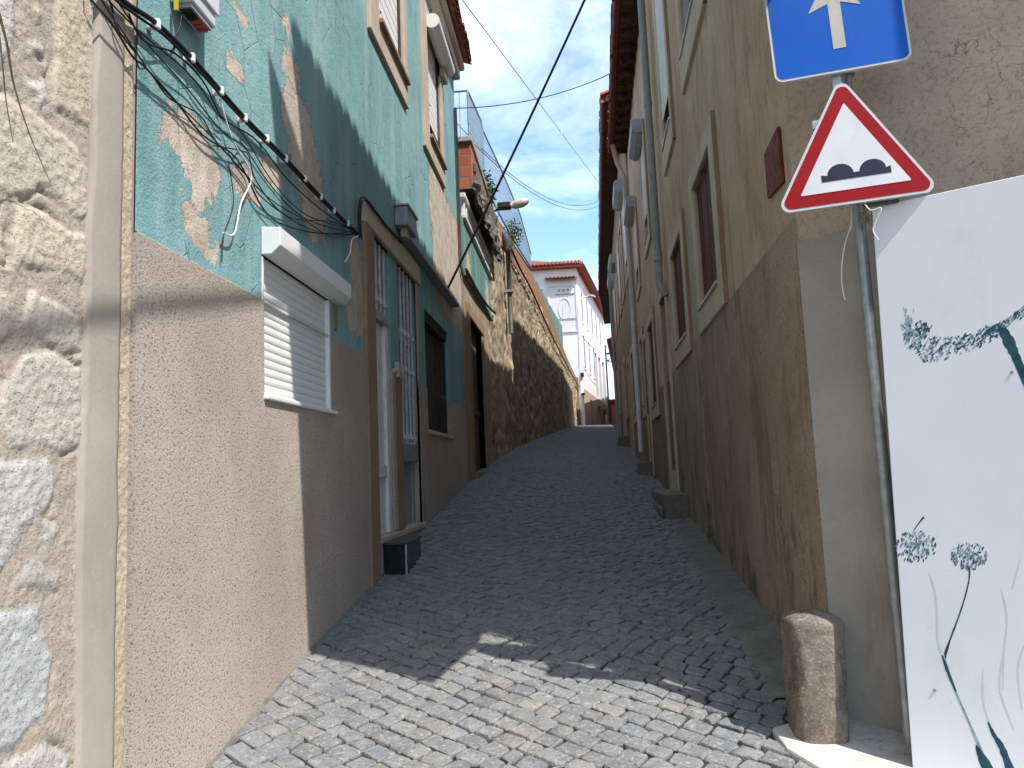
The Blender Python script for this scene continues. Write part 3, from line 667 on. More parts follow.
# cables on the turquoise wall
def wall_cables():
    t = thing('power_cable', 'thick black cable held by white clips slanting down the turquoise wall', 'cable', LP(120, -4, .035))
    main = smooth_pts([LP(x, y, .035) for x, y in [(96, -30), (122, 0), (156, 23), (191, 57), (220, 90), (244, 117), (285, 158), (320, 196), (347, 223), (358, 234)]], 4)
    part('sheath', MB().tube(main, .011, 10), M['black'], t, smooth=True)
    second = smooth_pts([(p[0]+.0, p[1]+.01*math.sin(i*1.3), p[2]-.022) for i, p in enumerate(main[::3])], 4)
    part('sheath', MB().tube(second, .006, 8), M['black'], t, smooth=True)
    for x, y in [(156, 23), (191, 57), (220, 90), (244, 117), (266, 138), (285, 158), (304, 178), (320, 196), (333, 210), (347, 223)]:
        u, v = FL.at(x, y, .035)
        c = MB().box(FL, u-.011, u+.011, v-.026, v+.016, .0, .052); part('clip', c, M['white'], t, bevel=.005)
    cr1 = lambda p: [(x*.3385, y*.3385) for x, y in p]; cr4 = lambda p: [(220+x*.3385, y*.3385) for x, y in p]
    ws = [cr1([(255, -40), (270, 0), (330, 70), (390, 165), (430, 200), (520, 300), (600, 400), (700, 470)])+cr4([(130, 620), (200, 668), (300, 690), (395, 692)]),
          cr1([(285, -40), (300, 0), (360, 90), (400, 150), (470, 250), (560, 340), (650, 430)])+cr4([(60, 500), (150, 590), (250, 650), (330, 700), (400, 688)]),
          cr1([(300, -40), (320, 0), (420, 100), (540, 200), (600, 270)])+cr4([(0, 345), (70, 400), (150, 530), (240, 625), (330, 662), (410, 676)]),
          cr1([(380, 40), (405, 95), (440, 130), (520, 160), (600, 240), (645, 330)])+cr4([(30, 365), (90, 400), (130, 440), (200, 530), (300, 620), (405, 690)]),
          cr1([(325, -40), (345, 0), (420, 110), (480, 180), (560, 270), (640, 370), (700, 420)])+cr4([(70, 430), (160, 560), (260, 650), (400, 690)]),
          cr1([(400, 150), (410, 200), (440, 210), (500, 290), (590, 340), (640, 420), (740, 530)])+cr4([(120, 580), (230, 660), (320, 690), (404, 680)]),
          cr1([(305, -40), (330, 20), (345, 80), (380, 130), (400, 155)]),
          cr4([(-20, 430), (60, 445), (85, 460), (110, 540), (200, 640), (330, 655), (410, 690)])]
    for i, w in enumerate(ws):
        pts = smooth_pts([LP(x, y, .018+.022*((j*7+i*3) % 5)/5) for j, (x, y) in enumerate(w)], 5)
        part('loose_wire', MB().tube(pts, .0032 if i % 3 else .0042, 6), M['black'], base=pts[0], smooth=True, label='thin loose black wire sagging across the peeling turquoise wall', cat='wire', group='loose wires on the turquoise wall')
    w = cr1([(675, 480), (690, 600), (662, 690), (655, 775)])
    pts = smooth_pts([LP(x, y, .012) for x, y in w], 5)
    part('bell_wire', MB().tube(pts, .0026, 6), M['black'], base=pts[0], smooth=True, label='short black wire hanging straight down beside the largest bare patch of plaster', cat='wire')
    w = cr1([(650, 255), (655, 310), (690, 420), (735, 495), (740, 540), (712, 600), (692, 690), (660, 686)])
    pts = smooth_pts([LP(x, y, .03) for x, y in w], 5)
    part('white_wire', MB().tube(pts, .0042, 6), M['white'], base=pts[0], smooth=True, label='crooked white wire end hanging from the clipped black cable', cat='wire')
    w = [(358, 236), (352, 240), (350, 253), (345, 262)]
    pts = smooth_pts([LP(x, y, .05) for x, y in w], 5)
    part('white_wire', MB().tube(pts, .005, 6), M['white'], base=pts[0], smooth=True, label='short white wire curl below the left end of the door lintel', cat='wire')
    # black bundle over the lintel
    w = [(360, 238), (359, 215), (361, 199), (366, 199), (376, 212), (386, 225), (394, 234), (401, 242)]
    pts = smooth_pts([LP(x, y, .045) for x, y in w], 5)
    part('cable_bundle', MB().tube(pts, .011, 8).tube([(p[0]+.006, p[1]+.022, p[2]-.008+.008*math.sin(i)) for i, p in enumerate(pts)], .006, 6), M['black'], base=pts[0], smooth=True, label='black cable bundle looped over the stone door lintel', cat='cable')
wall_cables()

def meter_box():
    u, v = FL.at(183, 0, 0)
    t = thing('meter_box', 'pale grey meter box with open underside high on the turquoise wall', 'electric box', FL.P(3.10, 2.06, 0))
    part('body', MB().box(FL, 2.90, 3.12, 2.02, 2.50, .004, .10), simple('box_shell', (.60, .61, .64), .06, 5, .45), t, bevel=.008)
    part('cover', MB().box(FL, 2.89, 3.13, 2.08, 2.51, .10, .112), simple('box_cover', (.66, .67, .70), .06, 5, .4), t, bevel=.006)
    part('terminal_strip', MB().box(FL, 2.92, 3.10, 2.0, 2.018, .02, .09), M['metal_grey'], t)
    rd = simple('red_plastic', (.35, .05, .04), .1, 5, .4); bl = M['dark']
    for i in range(5): part('terminal', MB().box(FL, 2.93+i*.033, 2.955+i*.033, 1.985, 2.0, .04, .08), rd if i > 1 else bl, t)
    part('cable_tag', MB().box(FL, 2.885, 2.897, 1.97, 2.03, .03, .045), simple('yellow_tag', (.6, .42, .03), .1, 5, .5), t)
    u0, v0 = 3.07, 2.0
    pts = smooth_pts([FL.P(2.93, 2.0, .04), FL.P(2.92, 1.92, .04), FL.P(2.90, 1.86, .03), FL.P(2.89, 1.80, .03)], 5)
    part('lead', MB().tube(pts, .004, 6), M['black'], t, smooth=True)
meter_box()
def wall_box():
    t = thing('wall_box', 'dusty grey metal box at the left end of the canopy rail', 'box', FL.P(7.0, 2.3, 0))
    part('case', MB().box(FL, 6.98, 7.42, 2.372, 2.56, .004, .13), M['metal_grey'], t, bevel=.008)
    part('lid', MB().box(FL, 6.96, 7.44, 2.56, 2.58, .0, .145), M['galv'], t, bevel=.004)
    part('socket', MB().box(FL, 7.06, 7.18, 2.28, 2.37, .04, .10), M['trim_light'], t, bevel=.006)
wall_box()
def black_step():
    t = thing('door_step', 'small black tiled step against the white door', 'step', (-1.5, 6.4, -.77))
    part('riser', MB().box(FL, 6.22, 6.80, -.95, -.545, .012, .205), M['rubber'], t, bevel=.004)
    part('tread', MB().box(FL, 6.20, 6.82, -.545, -.525, .012, .215), simple('dark_slate', (.05, .052, .058), .3, 8, .4), t, bevel=.004)
    part('corner_trim', MB().box(FL, 6.212, 6.222, -.9, -.546, .196, .209), M['galv'], t)
black_step()
def stalk():
    pts = smooth_pts([LP(-8, -10, .25), LP(6, 40, .2), LP(14, 85, .14), LP(30, 135, .08), LP(52, 186, .05)], 6)
    mb = MB().tube(pts, [.0045*(1-.8*i/len(pts)) for i in range(len(pts))], 5)
    p2 = smooth_pts([LP(-6, -8, .24), LP(2, 60, .18), LP(6, 100, .12), LP(13, 142, .07)], 6); mb.tube(p2, [.003*(1-.7*i/len(p2)) for i in range(len(p2))], 5)
    part('dry_stalk', mb, M['leaf2'], base=pts[0], smooth=True, label='dry grass stalk hanging down the granite blocks at top left', cat='plant')
stalk()

# ------------------------------------------------------------------ left: terrace, brick wall, retaining wall
def leaves(c, r, n, seed, sz=.05):
    rn = random.Random(seed); mb = MB()
    for i in range(n):
        d = Vector((rn.gauss(0, 1), rn.gauss(0, 1), rn.gauss(0, 1))); d.normalize(); d *= rn.random()**.5
        p = Vector(c)+Vector((d.x*r[0], d.y*r[1], d.z*r[2]))
        a = Vector((rn.gauss(0, 1), rn.gauss(0, 1), rn.gauss(0, .6)-.3)).normalized(); b = a.orthogonal().normalized(); s_ = sz*rn.uniform(.6, 1.5)
        b = (b*math.cos(rn.random()*6)+a.cross(b)*math.sin(rn.random()*6)).normalized()
        mb.add([p, p+a*s_*.5+b*s_*.28, p+a*s_, p+a*s_*.5-b*s_*.28], [(0, 1, 2, 3)])
    return mb
def brick_mat(name, c1, c2, mortar, sc, fr_axis='y'):
    k = NB(name, .9, .2); x, y, z = k.xyz()
    cb = k.n('ShaderNodeCombineXYZ'); s_ = k.m('ADD', x, y); k.set(cb.inputs[0], s_); k.set(cb.inputs[1], z)
    o = k.n('ShaderNodeTexBrick'); k.set(o.inputs['Vector'], cb.outputs[0]); o.inputs['Scale'].default_value = sc; o.inputs['Color1'].default_value = (*c1, 1); o.inputs['Color2'].default_value = (*c2, 1); o.inputs['Mortar'].default_value = (*mortar, 1)
    o.inputs['Mortar Size'].default_value = .03; o.inputs['Brick Width'].default_value = .9; o.inputs['Row Height'].default_value = .6; o.inputs['Mortar Smooth'].default_value = .2
    col = k.mix(k.ss(k.noise(9, 5, .7), .55, .72, 0, .55), o.outputs[0], (.16, .10, .075))
    h = k.m('ADD', k.m('MULTIPLY', o.outputs[1], -1.0), k.m('MULTIPLY', k.noise(40, 4), .5))
    return k.done(col, k.bump(h, .7, .012))
M['brick'] = brick_mat('orange_hollow_brick', (.36, .10, .045), (.46, .155, .075), (.22, .19, .16), 3.0)
def terrace():
    t = thing('terrace_house', 'low terrace front with faded green plaster band, white balustrade and dark doorway', 'house', FL.P(12, 0, 0))
    door = (12.05, 13.75, -.4, 2.50)
    part('lower_wall', MB().wall(FL, 11.36, 15.02, -1, 3.16, [door], .35), plaster('tan_stained_render', (.33, .26, .19), (.42, .34, .26), (.13, .13, .10), 1.4, .2, .4), t)
    part('green_band', MB().wall(FL, 11.36, 15.6, 3.16, 4.02, (), 0, .02).box(FL, 11.36, 15.6, 3.12, 3.16, -.05, .05), M['teal2'], t)
    part('door_surround', MB().box(FL, 11.75, 12.05, -.4, 2.7, -.3, .04).box(FL, 12.05, 14.0, 2.5, 2.7, -.3, .04).box(FL, 13.75, 13.95, -.2, 2.5, -.3, .03), M['jamb'], t, bevel=.015)
    dr = MB()
    for i in range(7): dr.box(FL, 12.05+i*.243+.004, 12.05+(i+1)*.243-.004, -.2, 2.5, -.16, -.10-.006*(i % 2))
    dr.box(FL, 12.05, 13.75, 1.0, 1.10, -.10, -.07)
    part('plank_door', dr, simple('blackened_wood', (.13, .10, .072), .5, 10, .85, .2, 0, .4, 40, streak=True), t, bevel=.004)
    part('doorstone', MB().box(FL, 11.9, 13.9, -.6, .03, -.3, .10), M['jamb'], t, bevel=.02)
    part('house_body', MB().box(FL, 11.37, 15.0, -2, 4.0, -4, -.36), M['dark'], t)
    ba = MB().box(FL, 11.7, 15.6, 4.02, 4.09, -.05, .07); ba.box(FL, 11.7, 15.6, 4.36, 4.44, -.05, .07)
    b = part('balustrade', ba, M['whitepaint'], t, bevel=.01)
    for i in range(16):
        u = 11.85+i*.24; part('baluster', MB().box(FL, u-.045, u+.045, 4.09, 4.36, -.02, .04), M['whitepaint'], b, bevel=.012)
    part('terrace_floor', MB().box(FL, 11.36, 15.6, 3.9, 4.0, -3, -.06), M['skirt'], t)
terrace()
def terrace_cover():
    fu, fv = 40, 22; V = []; 
    for j in range(fv+1):
        for i in range(fu+1):
            a = i/fu; b = j/fv
            u = 12.1+4.0*a; w = .17-.06*b
            h = 4.40+(.55+.45*a)*b
            n_ = mnoise.fractal(Vector((u*2.3, b*5, 4)), .8, 2.2, 5); r_ = mnoise.ridged_multi_fractal(Vector((u*1.6+3, b*3.1, 2)), 1, 2, 4, 1, 2)
            V.append(FL.P(u+.08*n_, h+.12*n_*b, w+.05*r_+.07*n_))
    Fc = [(j*(fu+1)+i, j*(fu+1)+i+1, (j+1)*(fu+1)+i+1, (j+1)*(fu+1)+i) for j in range(fv) for i in range(fu)]
    part('crumpled_cover', (V, Fc), M['tar'], base=FL.P(13, 4.3, -.3), smooth=True, label='crumpled grey sheet heaped against the brick wall above the white balustrade', cat='cover')
terrace_cover()
def brick_wall():
    t = thing('brick_wall', 'wall of orange hollow bricks with a grey concrete post, above the crumpled cover', 'wall', FL.P(12.5, 4.4, -.2))
    part('brickwork', MB().box(FL, 12.5, 17.0, 4.80, 5.62, -1.0, .09), M['brick'], t)
    part('masonry_base', MB().box(FL, 12.52, 15.5, 4.03, 4.80, -1.0, -.06), M['tar'], t)
    part('coping', MB().box(FL, 12.45, 17.0, 5.62, 5.72, -1.05, .12), M['skirt'], t, bevel=.015)
    part('post', MB().box(FL, 12.75, 13.6, 4.6, 5.36, .09, .16), M['tar'], t, bevel=.02)
brick_wall()
def railing():
    t = thing('metal_railing', 'tall blue grey railing of thin close bars on top of the brick wall', 'railing', FL.P(12.6, 5.77, -.2))
    PT = [(12.6, 5.77, 6.60), (14.8, 5.78, 7.04), (17.8, 5.85, 7.24), (21.3, 6.1, 7.36), (24.0, 6.38, 6.9)]
    def at(y):
        b = np.interp(y, [p[0] for p in PT], [p[1] for p in PT]); tp = np.interp(y, [p[0] for p in PT], [p[2] for p in PT])
        x = -1.54 if y < 15 else xl(y)+.02
        return x, b, tp
    n = 0; y = 12.6; mb = MB()
    while y < 24.0:
        x, b, tp = at(y); mb.tube([(x, y, b), (x, y, tp)], .006, 5); y += .12
    part('bars', mb, M['fence'], t)
    for zf in (0.06, 1.0):
        part('rail', MB().tube([(at(q)[0], q, at(q)[1]+(at(q)[2]-at(q)[1])*zf) for q in np.linspace(12.6, 24, 24)], .02, 6), M['fence'], t)
    x, b, tp = at(12.6)
    g = MB().tube([(x, 12.6, b), (x, 12.6, tp)], .02, 6).tube([(x, 12.6, tp), (x-.9, 12.6, tp)], .02, 6)
    for q in range(1, 6): g.tube([(x-.15*q, 12.6, b), (x-.15*q, 12.6, tp)], .008, 5)
    part('return_panel', g, M['fence'], t)
railing()
def stone_wall():
    t = thing('stone_wall', 'tall retaining wall of brown rubble stone climbing along the left side of the street', 'wall', FS.P(0, .2, 0))
    top_u = [-.2, 1.2, 5, 8.7, 13.7, 21, 29, 36.2]; top_v = [5.70, 5.62, 5.80, 5.86, 5.80, 5.70, 5.75, 5.85]
    nu, nv = 420, 110; V = []; Cc = []
    for j in range(nv+1):
        for i in range(nu+1):
            u = 36.2*(i/nu)**1.25; g = G(*FS.P(u, 0)[:2])-.4; tp = np.interp(u, top_u, top_v); v = g+(tp-g)*j/nv
            p = Vector((u*1.9, v*2.6, 0)); q = p+Vector((mnoise.noise(p*1.2), mnoise.noise(p*1.2+Vector((9, 4, 1))), 0))*.5
            (d, pts) = mnoise.voronoi(q); e = d[1]-d[0]
            f = min(1, max(0, e/.22)); f = f*f*(3-2*f)
            n_ = mnoise.fractal(Vector((u*5, v*5, 1)), .8, 2.1, 4); cell = mnoise.cell(Vector(pts[0])*7.3)
            V.append(FS.P(u, v, -.035+.035*f*(.6+.5*cell)+.03*n_))
            m_ = .5+.5*mnoise.noise(Vector((u*.7, v*.7, 5)))
            s_ = np.array([.52, .40, .265])*(.75+.4*cell); mo = np.array([.45, .345, .23]); c = mo*(1-f)+s_*f
            mossy = max(0, mnoise.fractal(Vector((u*.9, v*1.3, 8)), .9, 2, 4)-.12)*1.3
            c = c*(1-min(.6, mossy))+np.array([.16, .165, .07])*min(.6, mossy)
            Cc.append((*(c*(.75+.5*m_)), 1))
    Fc = [(j*(nu+1)+i, j*(nu+1)+i+1, (j+1)*(nu+1)+i+1, (j+1)*(nu+1)+i) for j in range(nv) for i in range(nu)]
    part('rubble_face', (V, Fc), M['stone_rough'], t, smooth=True, col=Cc)
    bd = MB().box(FS, -.1, 36.2, -1.5, 5.45, -1.2, -.14); part('wall_core', bd, M['jamb'], t)
    pu = [2.0, 5, 8.7, 13.7, 21, 29, 36.2]; p0 = [5.55, 5.74, 5.82, 5.76, 5.66, 5.70, 5.80]; p1 = [5.80, 6.04, 6.36, 6.40, 6.10, 5.95, 5.95]
    vs = []
    for u, a, b in zip(pu, p0, p1): vs += [FS.P(u, a-.3, -.45), FS.P(u, a-.3, -.01), FS.P(u, b, -.01), FS.P(u, b, -.45)]
    fs = []
    for i in range(len(pu)-1):
        for q in range(4): fs.append((i*4+q, i*4+(q+1) % 4, (i+1)*4+(q+1) % 4, (i+1)*4+q))
    fs += [(0, 1, 2, 3), tuple(range(len(vs)-4, len(vs)))[::-1]]
    part('orange_parapet', MB().add(vs, fs), plaster('orange_stained_render', (.34, .17, .09), (.42, .24, .14), (.20, .11, .07), 2.5, .3, .4), t)
    part('end_pier', MB().box(FS, 35.7, 36.7, 1.5, 6.05, -.9, .06), M['jamb'], t, bevel=.03)
stone_wall()
def hill():
    mb = MB(); mb.column([(-60, 15.7), (-2.6, 15.7), (FS.P(36.2, 0, -1.1)[0], FS.P(36.2, 0, -1.1)[1]), (-.9, 51.0), (-60, 51)], -2, 5.2); mb.column([(-60, 52.5), (-3.2, 52.5), (-3, 62), (-60, 62)], 0, 5.2)
    part('terrace_ground', mb, M['dirt'], kind='structure', label='raised garden ground behind the retaining wall')
hill()
def panel_fence():
    t = thing('sheet_fence', 'teal green sheet fence on top of the far retaining wall', 'fence', FS.P(14, 6.35, -.2))
    for i in range(6):
        u0 = 12.8+i*2.2; u1 = u0+2.2
        z = lambda u: float(np.interp(u, [12.8, 15.4, 26.7], [6.95, 7.05, 7.75])); zb = lambda u: float(np.interp(u, [12.8, 21, 29], [6.38, 6.05, 5.93]))
        vs = [FS.P(u0, zb(u0), -.22), FS.P(u1-.03, zb(u1), -.22), FS.P(u1-.03, z(u1), -.22), FS.P(u0, z(u0), -.22), FS.P(u0, zb(u0), -.19), FS.P(u1-.03, zb(u1), -.19), FS.P(u1-.03, z(u1), -.19), FS.P(u0, z(u0), -.19)]
        part('panel', MB().add(vs, [(0, 3, 2, 1), (4, 5, 6, 7), (0, 1, 5, 4), (2, 3, 7, 6), (0, 4, 7, 3), (1, 2, 6, 5)]), M['fencegreen'], t)
        part('post', MB().tube([FS.P(u1-.015, zb(u1)-.1, -.205), FS.P(u1-.015, z(u1)+.06, -.205)], .03, 6), M['fence'], t)
panel_fence()
def plants():
    a = FS.P(.9, 5.85, .0); t = thing('wall_plant', 'bright green weed bush growing out of the brick wall behind the lamp', 'plant', a)
    part('foliage', leaves((a[0]+.02, a[1]-.7, a[2]-.02), (.16, .75, .30), 520, 3, .07), M['leaf'], t)
    part('stem', MB().tube([(a[0]-.1, a[1]-.6, a[2]-.4), (a[0], a[1]-.7, a[2])], .012, 5), M['leaf2'], t)
    a = FS.P(3.9, 5.95, .08); t = thing('wall_plant', 'leggy green weed sprouting from the wall top above the grey vent pipe', 'plant', a)
    mb = leaves((a[0]+.02, a[1], a[2]+.05), (.28, .75, .32), 420, 9, .07)
    part('foliage', mb, M['leaf'], t)
    st = MB()
    for i in range(5): st.tube([(a[0]-.05, a[1]-.3+.15*i, a[2]-.4), (a[0]+.12*random.random(), a[1]-.4+.22*i, a[2]+.3)], .008, 5)
    part('stem', st, M['leaf2'], t)
plants()
def wall_lamp():
    y = 15.6
    t = thing('wall_lamp', 'street lamp with black housing and pale head reaching out from the wall', 'street lamp', (-1.58, y, 5.45))
    part('arm', MB().tube([(-1.62, y, 5.28), (-1.45, y, 5.45), (-1.30, y, 5.52)], .022, 8), M['black'], t, smooth=True)
    part('housing', MB().box(Frame((0, y, 0), (1, 0, .0), (0, -1, 0)), -1.36, -1.08, 5.49, 5.62, -.10, .10), simple('black_lamp_case', (.02, .02, .022), .2, 6, .5), t, bevel=.02)
    hp = [(-1.08, 5.55, .05), (-1.0, 5.57, .09), (-.85, 5.60, .10), (-.74, 5.63, .07), (-.70, 5.64, .02)]
    part('lamp_head', MB().tube([(x, y, z) for x, z, r in hp], [r for x, z, r in hp], 14), simple('pale_lamp_glass', (.55, .50, .42), .1, 5, .35), t, smooth=True)
wall_lamp()
def vent_pipe():
    t = thing('vent_pipe', 'grey pipe with a hooded top standing off the rubble stone wall', 'pipe', FS.P(2.9, 3.2, .1))
    part('pipe', MB().tube([FS.P(2.75, 3.22, .10), FS.P(2.75, 5.25, .10)], .055, 12), M['dpipe'], t, smooth=True)
    part('hood', MB().tube([FS.P(2.75, 5.22, .10), FS.P(2.75, 5.45, .09), FS.P(2.75, 5.62, .0), FS.P(2.75, 5.68, -.16)], [.09, .12, .12, .10], 10), M['dpipe'], t, smooth=True, sharp=60)
    part('bracket', MB().box(FS, 2.66, 2.84, 4.2, 4.26, -.05, .19), M['galv'], t)
vent_pipe()
pts = smooth_pts([FL.P(11.5, 3.13, .07), FL.P(13, 3.12, .07), FL.P(14.6, 3.2, .07), FL.P(15.7, 3.3, .09)], 5)
part('wall_cable', MB().tube(pts, .022, 8), M['black'], base=pts[0], smooth=True, label='short thick black cable along the foot of the green plaster band', cat='cable')
pts = smooth_pts([FS.P(3.0, 5.55, .08), FS.P(5, 5.45, .08), FS.P(8, 5.5, .08), FS.P(13, 5.35, .08), FS.P(20, 5.3, .08), FS.P(29, 5.35, .08), FS.P(36, 5.4, .12)], 5)
part('wall_cable', MB().tube(pts, .03, 6), M['black'], base=pts[0], smooth=True, label='long black cable strung along the upper rubble stone wall', cat='cable')

# ------------------------------------------------------------------ white house at the top of the street
def white_house():
    t = thing('white_house', 'tall white house with a red tiled roof at the top of the street', 'house', (.72, 52, 2.9))
    FW = Frame((.72, 52, 0), (2.55, 18.3, 0)); FG = Frame((.72, 52, 0), (1, 0, 0), (0, -1, 0))
    EZ = 13.75
    up = [(1.6+i*3.0, 2.5+i*3.0, 10.3, 12.6) for i in range(5)]; mid = [(1.6+i*3.0, 2.5+i*3.0, 7.0, 9.4) for i in range(3)]; low = [(8.6, 10.4, 5.6, 9.2), (11.4, 13.2, 5.6, 9.2), (14.4, 16.4, 5.6, 9.2)]
    bas = [(4.0, 5.2, 2.6, 5.0), (9.0, 11.0, 2.6, 4.9), (13.0, 15.5, 2.6, 4.9)]
    part('street_wall', MB().wall(FW, 0, 17.6, 5.45, EZ, up+mid+low, .25), M['whitewall'], t)
    part('base_wall', MB().wall(FW, 0, 17.6, 1.5, 5.45, bas, .25, .02), plaster('tan_base_render', (.45, .36, .27), (.53, .44, .34), (.3, .23, .17), 1, .1, .2), t)
    part('gable_wall', MB().wall(FG, -9, 0, 1.5, EZ), M['whitewall'], t)
    part('house_body', MB().column([FW.P(.3, 0, -.3)[:2], FW.P(17.5, 0, -.3)[:2], FW.P(17.5, 0, -9)[:2], (-8.9, 52.3)], 1.5, EZ-.05), M['whitewall'], t)
    for h in up+mid+low+bas:
        dk = h in low or h in bas
        w = part('window', MB().box(FW, h[0], h[1], h[2], h[3], -.24, -.16 if not dk else -.2), M['dark'] if dk else simple('dull_glass', (.10, .10, .105), .2, 3, .3) if h is up[0] else bpy.data.materials['dull_glass'], t)
        if not dk: part('frame', MB().box(FW, h[0]-.08, h[0], h[2]-.08, h[3]+.08, -.1, .03).box(FW, h[1], h[1]+.08, h[2]-.08, h[3]+.08, -.1, .03).box(FW, h[0], h[1], h[2]-.1, h[2], -.1, .05), M['whitewall'], w)
    # clad upper gable with a ribbed panel, an oval emblem and three dots
    part('ledge', MB().box(FG, -2.9, -.10, 10.15, 10.27, -.02, .06), M['metal_grey'], t)
    pn = MB()
    for i in range(18): pn.box(FG, -1.95+i*.1, -1.95+i*.1+.085, 9.4, 12.5, -.01, .03+.012*(i % 2))
    pn = part('ribbed_panel', pn, M['white'], t)
    part('frame', MB().box(FG, -2.05, -1.95, 9.3, 12.6, -.01, .09).box(FG, -.15, -.05, 9.3, 12.6, -.01, .09).box(FG, -1.95, -.15, 12.5, 12.6, -.01, .09).box(FG, -1.95, -.15, 9.3, 9.4, -.01, .09), M['whitepaint'], pn)
    pale = simple('pale_blue_paint', (.66, .70, .73), .05, 4, .5)
    part('emblem', MB().tube([FG.P(-.95+.42*math.cos(a*2*math.pi/24), 10.95+.72*math.sin(a*2*math.pi/24), .06) for a in range(25)], .022, 5, cap=False).tube([FG.P(-1.05, 10.5, .06), FG.P(-1.0, 11.1, .06), FG.P(-.8, 11.5, .06)], .022, 5), pale, pn)
    dots = MB()
    for i in range(3): dots.tube([FG.P(-1.25+i*.3, 12.25, .05), FG.P(-1.25+i*.3, 12.25, .09)], .085, 10)
    part('dots', dots, M['metal_grey'], pn)
    part('ledge_line', MB().box(FG, -1.5, -.2, 11.95, 12.0, .04, .09), M['metal_grey'], pn)
    aw = MB(); tiles_row(aw, lambda u, tt, h: FG.P(u, 12.95+tt*.35+h, .55-tt), -2.2, -.1, .24, [(0, .6, 0)], .12); part('tile_awning', aw, M['tile'], t)
    part('wall_bracket', MB().box(FG, -2.75, -2.4, 11.9, 12.4, 0, .14), M['metal_grey'], t)
    # hipped roof
    e = [FG.P(-9.3, EZ, .45), FW.P(-.45, EZ, .5), FW.P(18.0, EZ, .5), FW.P(18.0, EZ, -9.5), (-9.3, 70, EZ)]
    e[1] = (1.22, 51.5, EZ)
    r1 = (-2.8, 56.5, EZ+2.0); r2 = (-1.0, 65.0, EZ+2.0)
    up_ = [(x, y, z+.18) for x, y, z in e]
    mb = MB().add([*e, *up_, r1, r2], [(0, 1, 6, 5), (1, 2, 7, 6), (2, 3, 8, 7), (3, 4, 9, 8), (0, 4, 3, 2, 1), (5, 6, 10), (6, 7, 11, 10), (7, 8, 11), (8, 9, 10, 11), (9, 5, 10)])
    r_ = part('roof', mb, M['tile'], t)
    ed = MB(); tiles_row(ed, lambda u, tt, h: (u, 51.45+tt, EZ+.15+tt*.38+h), -9.2, 1.1, .26, [(0, .7, 0), (.6, 1.6, .02)], .13); part('tile_edge', ed, M['tile'], r_)
    part('gutter', MB().tube([FW.P(-.5, EZ+.05, .56), FW.P(18.0, EZ+.05, .56)], .10, 8), M['gutter'], t)
white_house()
def pole_lamp():
    x, y = .62, 49.6
    t = thing('street_lamp', 'white lamp post with a short curved arm at the corner of the white house', 'street lamp', (x, y, 2.7))
    part('post', MB().tube([(x, y, 2.6), (x, y, 7.2), (x+.06, y, 10.5), (x+.2, y, 10.95), (x+.45, y, 11.15), (x+.75, y, 11.15)], [.15, .12, .06, .055, .05, .045], 10), M['white'], t, smooth=True)
    part('lamp_head', MB().tube([(x+.65, y, 11.13), (x+.85, y, 11.2), (x+1.1, y, 11.15), (x+1.25, y, 11.1)], [.05, .12, .10, .03], 8), M['metal_grey'], t, smooth=True)
    part('control_box', MB().box(WO, x-.02, x+.2, 5.9, 6.15, -y-.1, -y+.25), M['black'], t); part('control_box', MB().box(WO, x-.02, x+.2, 4.7, 4.85, -y-.1, -y+.25), M['black'], t)
pole_lamp()
def utility_pole():
    def at(px, py, y): r = ray(px, py); return r/r[1]*y
    b = at(609, 425, 78); tp = at(606, 345, 78)
    t = thing('utility_pole', 'dark wooden utility pole beyond the end of the street', 'utility pole', tuple(b))
    part('shaft', MB().tube([tuple(b-np.array([0, 0, 1])), (b[0], b[1], tp[2])], [.22, .14], 8), M['wood'], t, smooth=True)
    for dz, l in ((.9, .45), (1.6, .4)): part('crossarm', MB().box(WO, b[0]-l, b[0]+l, tp[2]-dz-.08, tp[2]-dz+.08, -78.1, -77.8), M['wood'], t)
    part('transformer', MB().tube([(b[0]-.35, 77.7, tp[2]-2.5), (b[0]-.35, 77.7, tp[2]-1.4)], .2, 10), M['metal_grey'], t, smooth=True, sharp=50)
    part('lamp_arm', MB().tube([(b[0], 77.8, tp[2]-1.9), (b[0]+.6, 77.7, tp[2]-1.7), (b[0]+.9, 77.6, tp[2]-1.75)], .05, 6), M['metal_grey'], t)
    c = at(611.5, 425, 72); c2 = at(611.5, 402, 72)
    t = thing('shed', 'small dark shed with a red door at the far end of the street', 'shed', (c[0], 72, c[2]))
    part('walls', MB().column([(c[0]-.45, 72), (c[0]+2.6, 72), (c[0]+2.6, 75), (c[0]-.45, 75)], c[2]-1.2, c2[2]), M['wood'], t)
    part('roof', MB().column([(c[0]-.6, 71.8), (c[0]+2.8, 71.8), (c[0]+2.8, 75.2), (c[0]-.6, 75.2)], c2[2], c2[2]+.25), M['gutter'], t)
    part('door', MB().box(WO, c[0]+.1, c[0]+.42, c[2]-.2, c2[2]-.25, -72, -71.94), simple('bright_red_paint', (.5, .09, .06), .1, 4, .5), t)
    p = at(606.3, 424, 66); q = at(606.3, 415, 66)
    part('white_bollard', MB().tube([(p[0], 66, p[2]-1), (p[0], 66, q[2]-.05), (p[0], 66, q[2])], [.11, .11, .07], 10), M['white'], base=(p[0], 66, p[2]), smooth=True, sharp=50, label='tiny white bollard at the crest of the street', cat='bollard')
utility_pole()

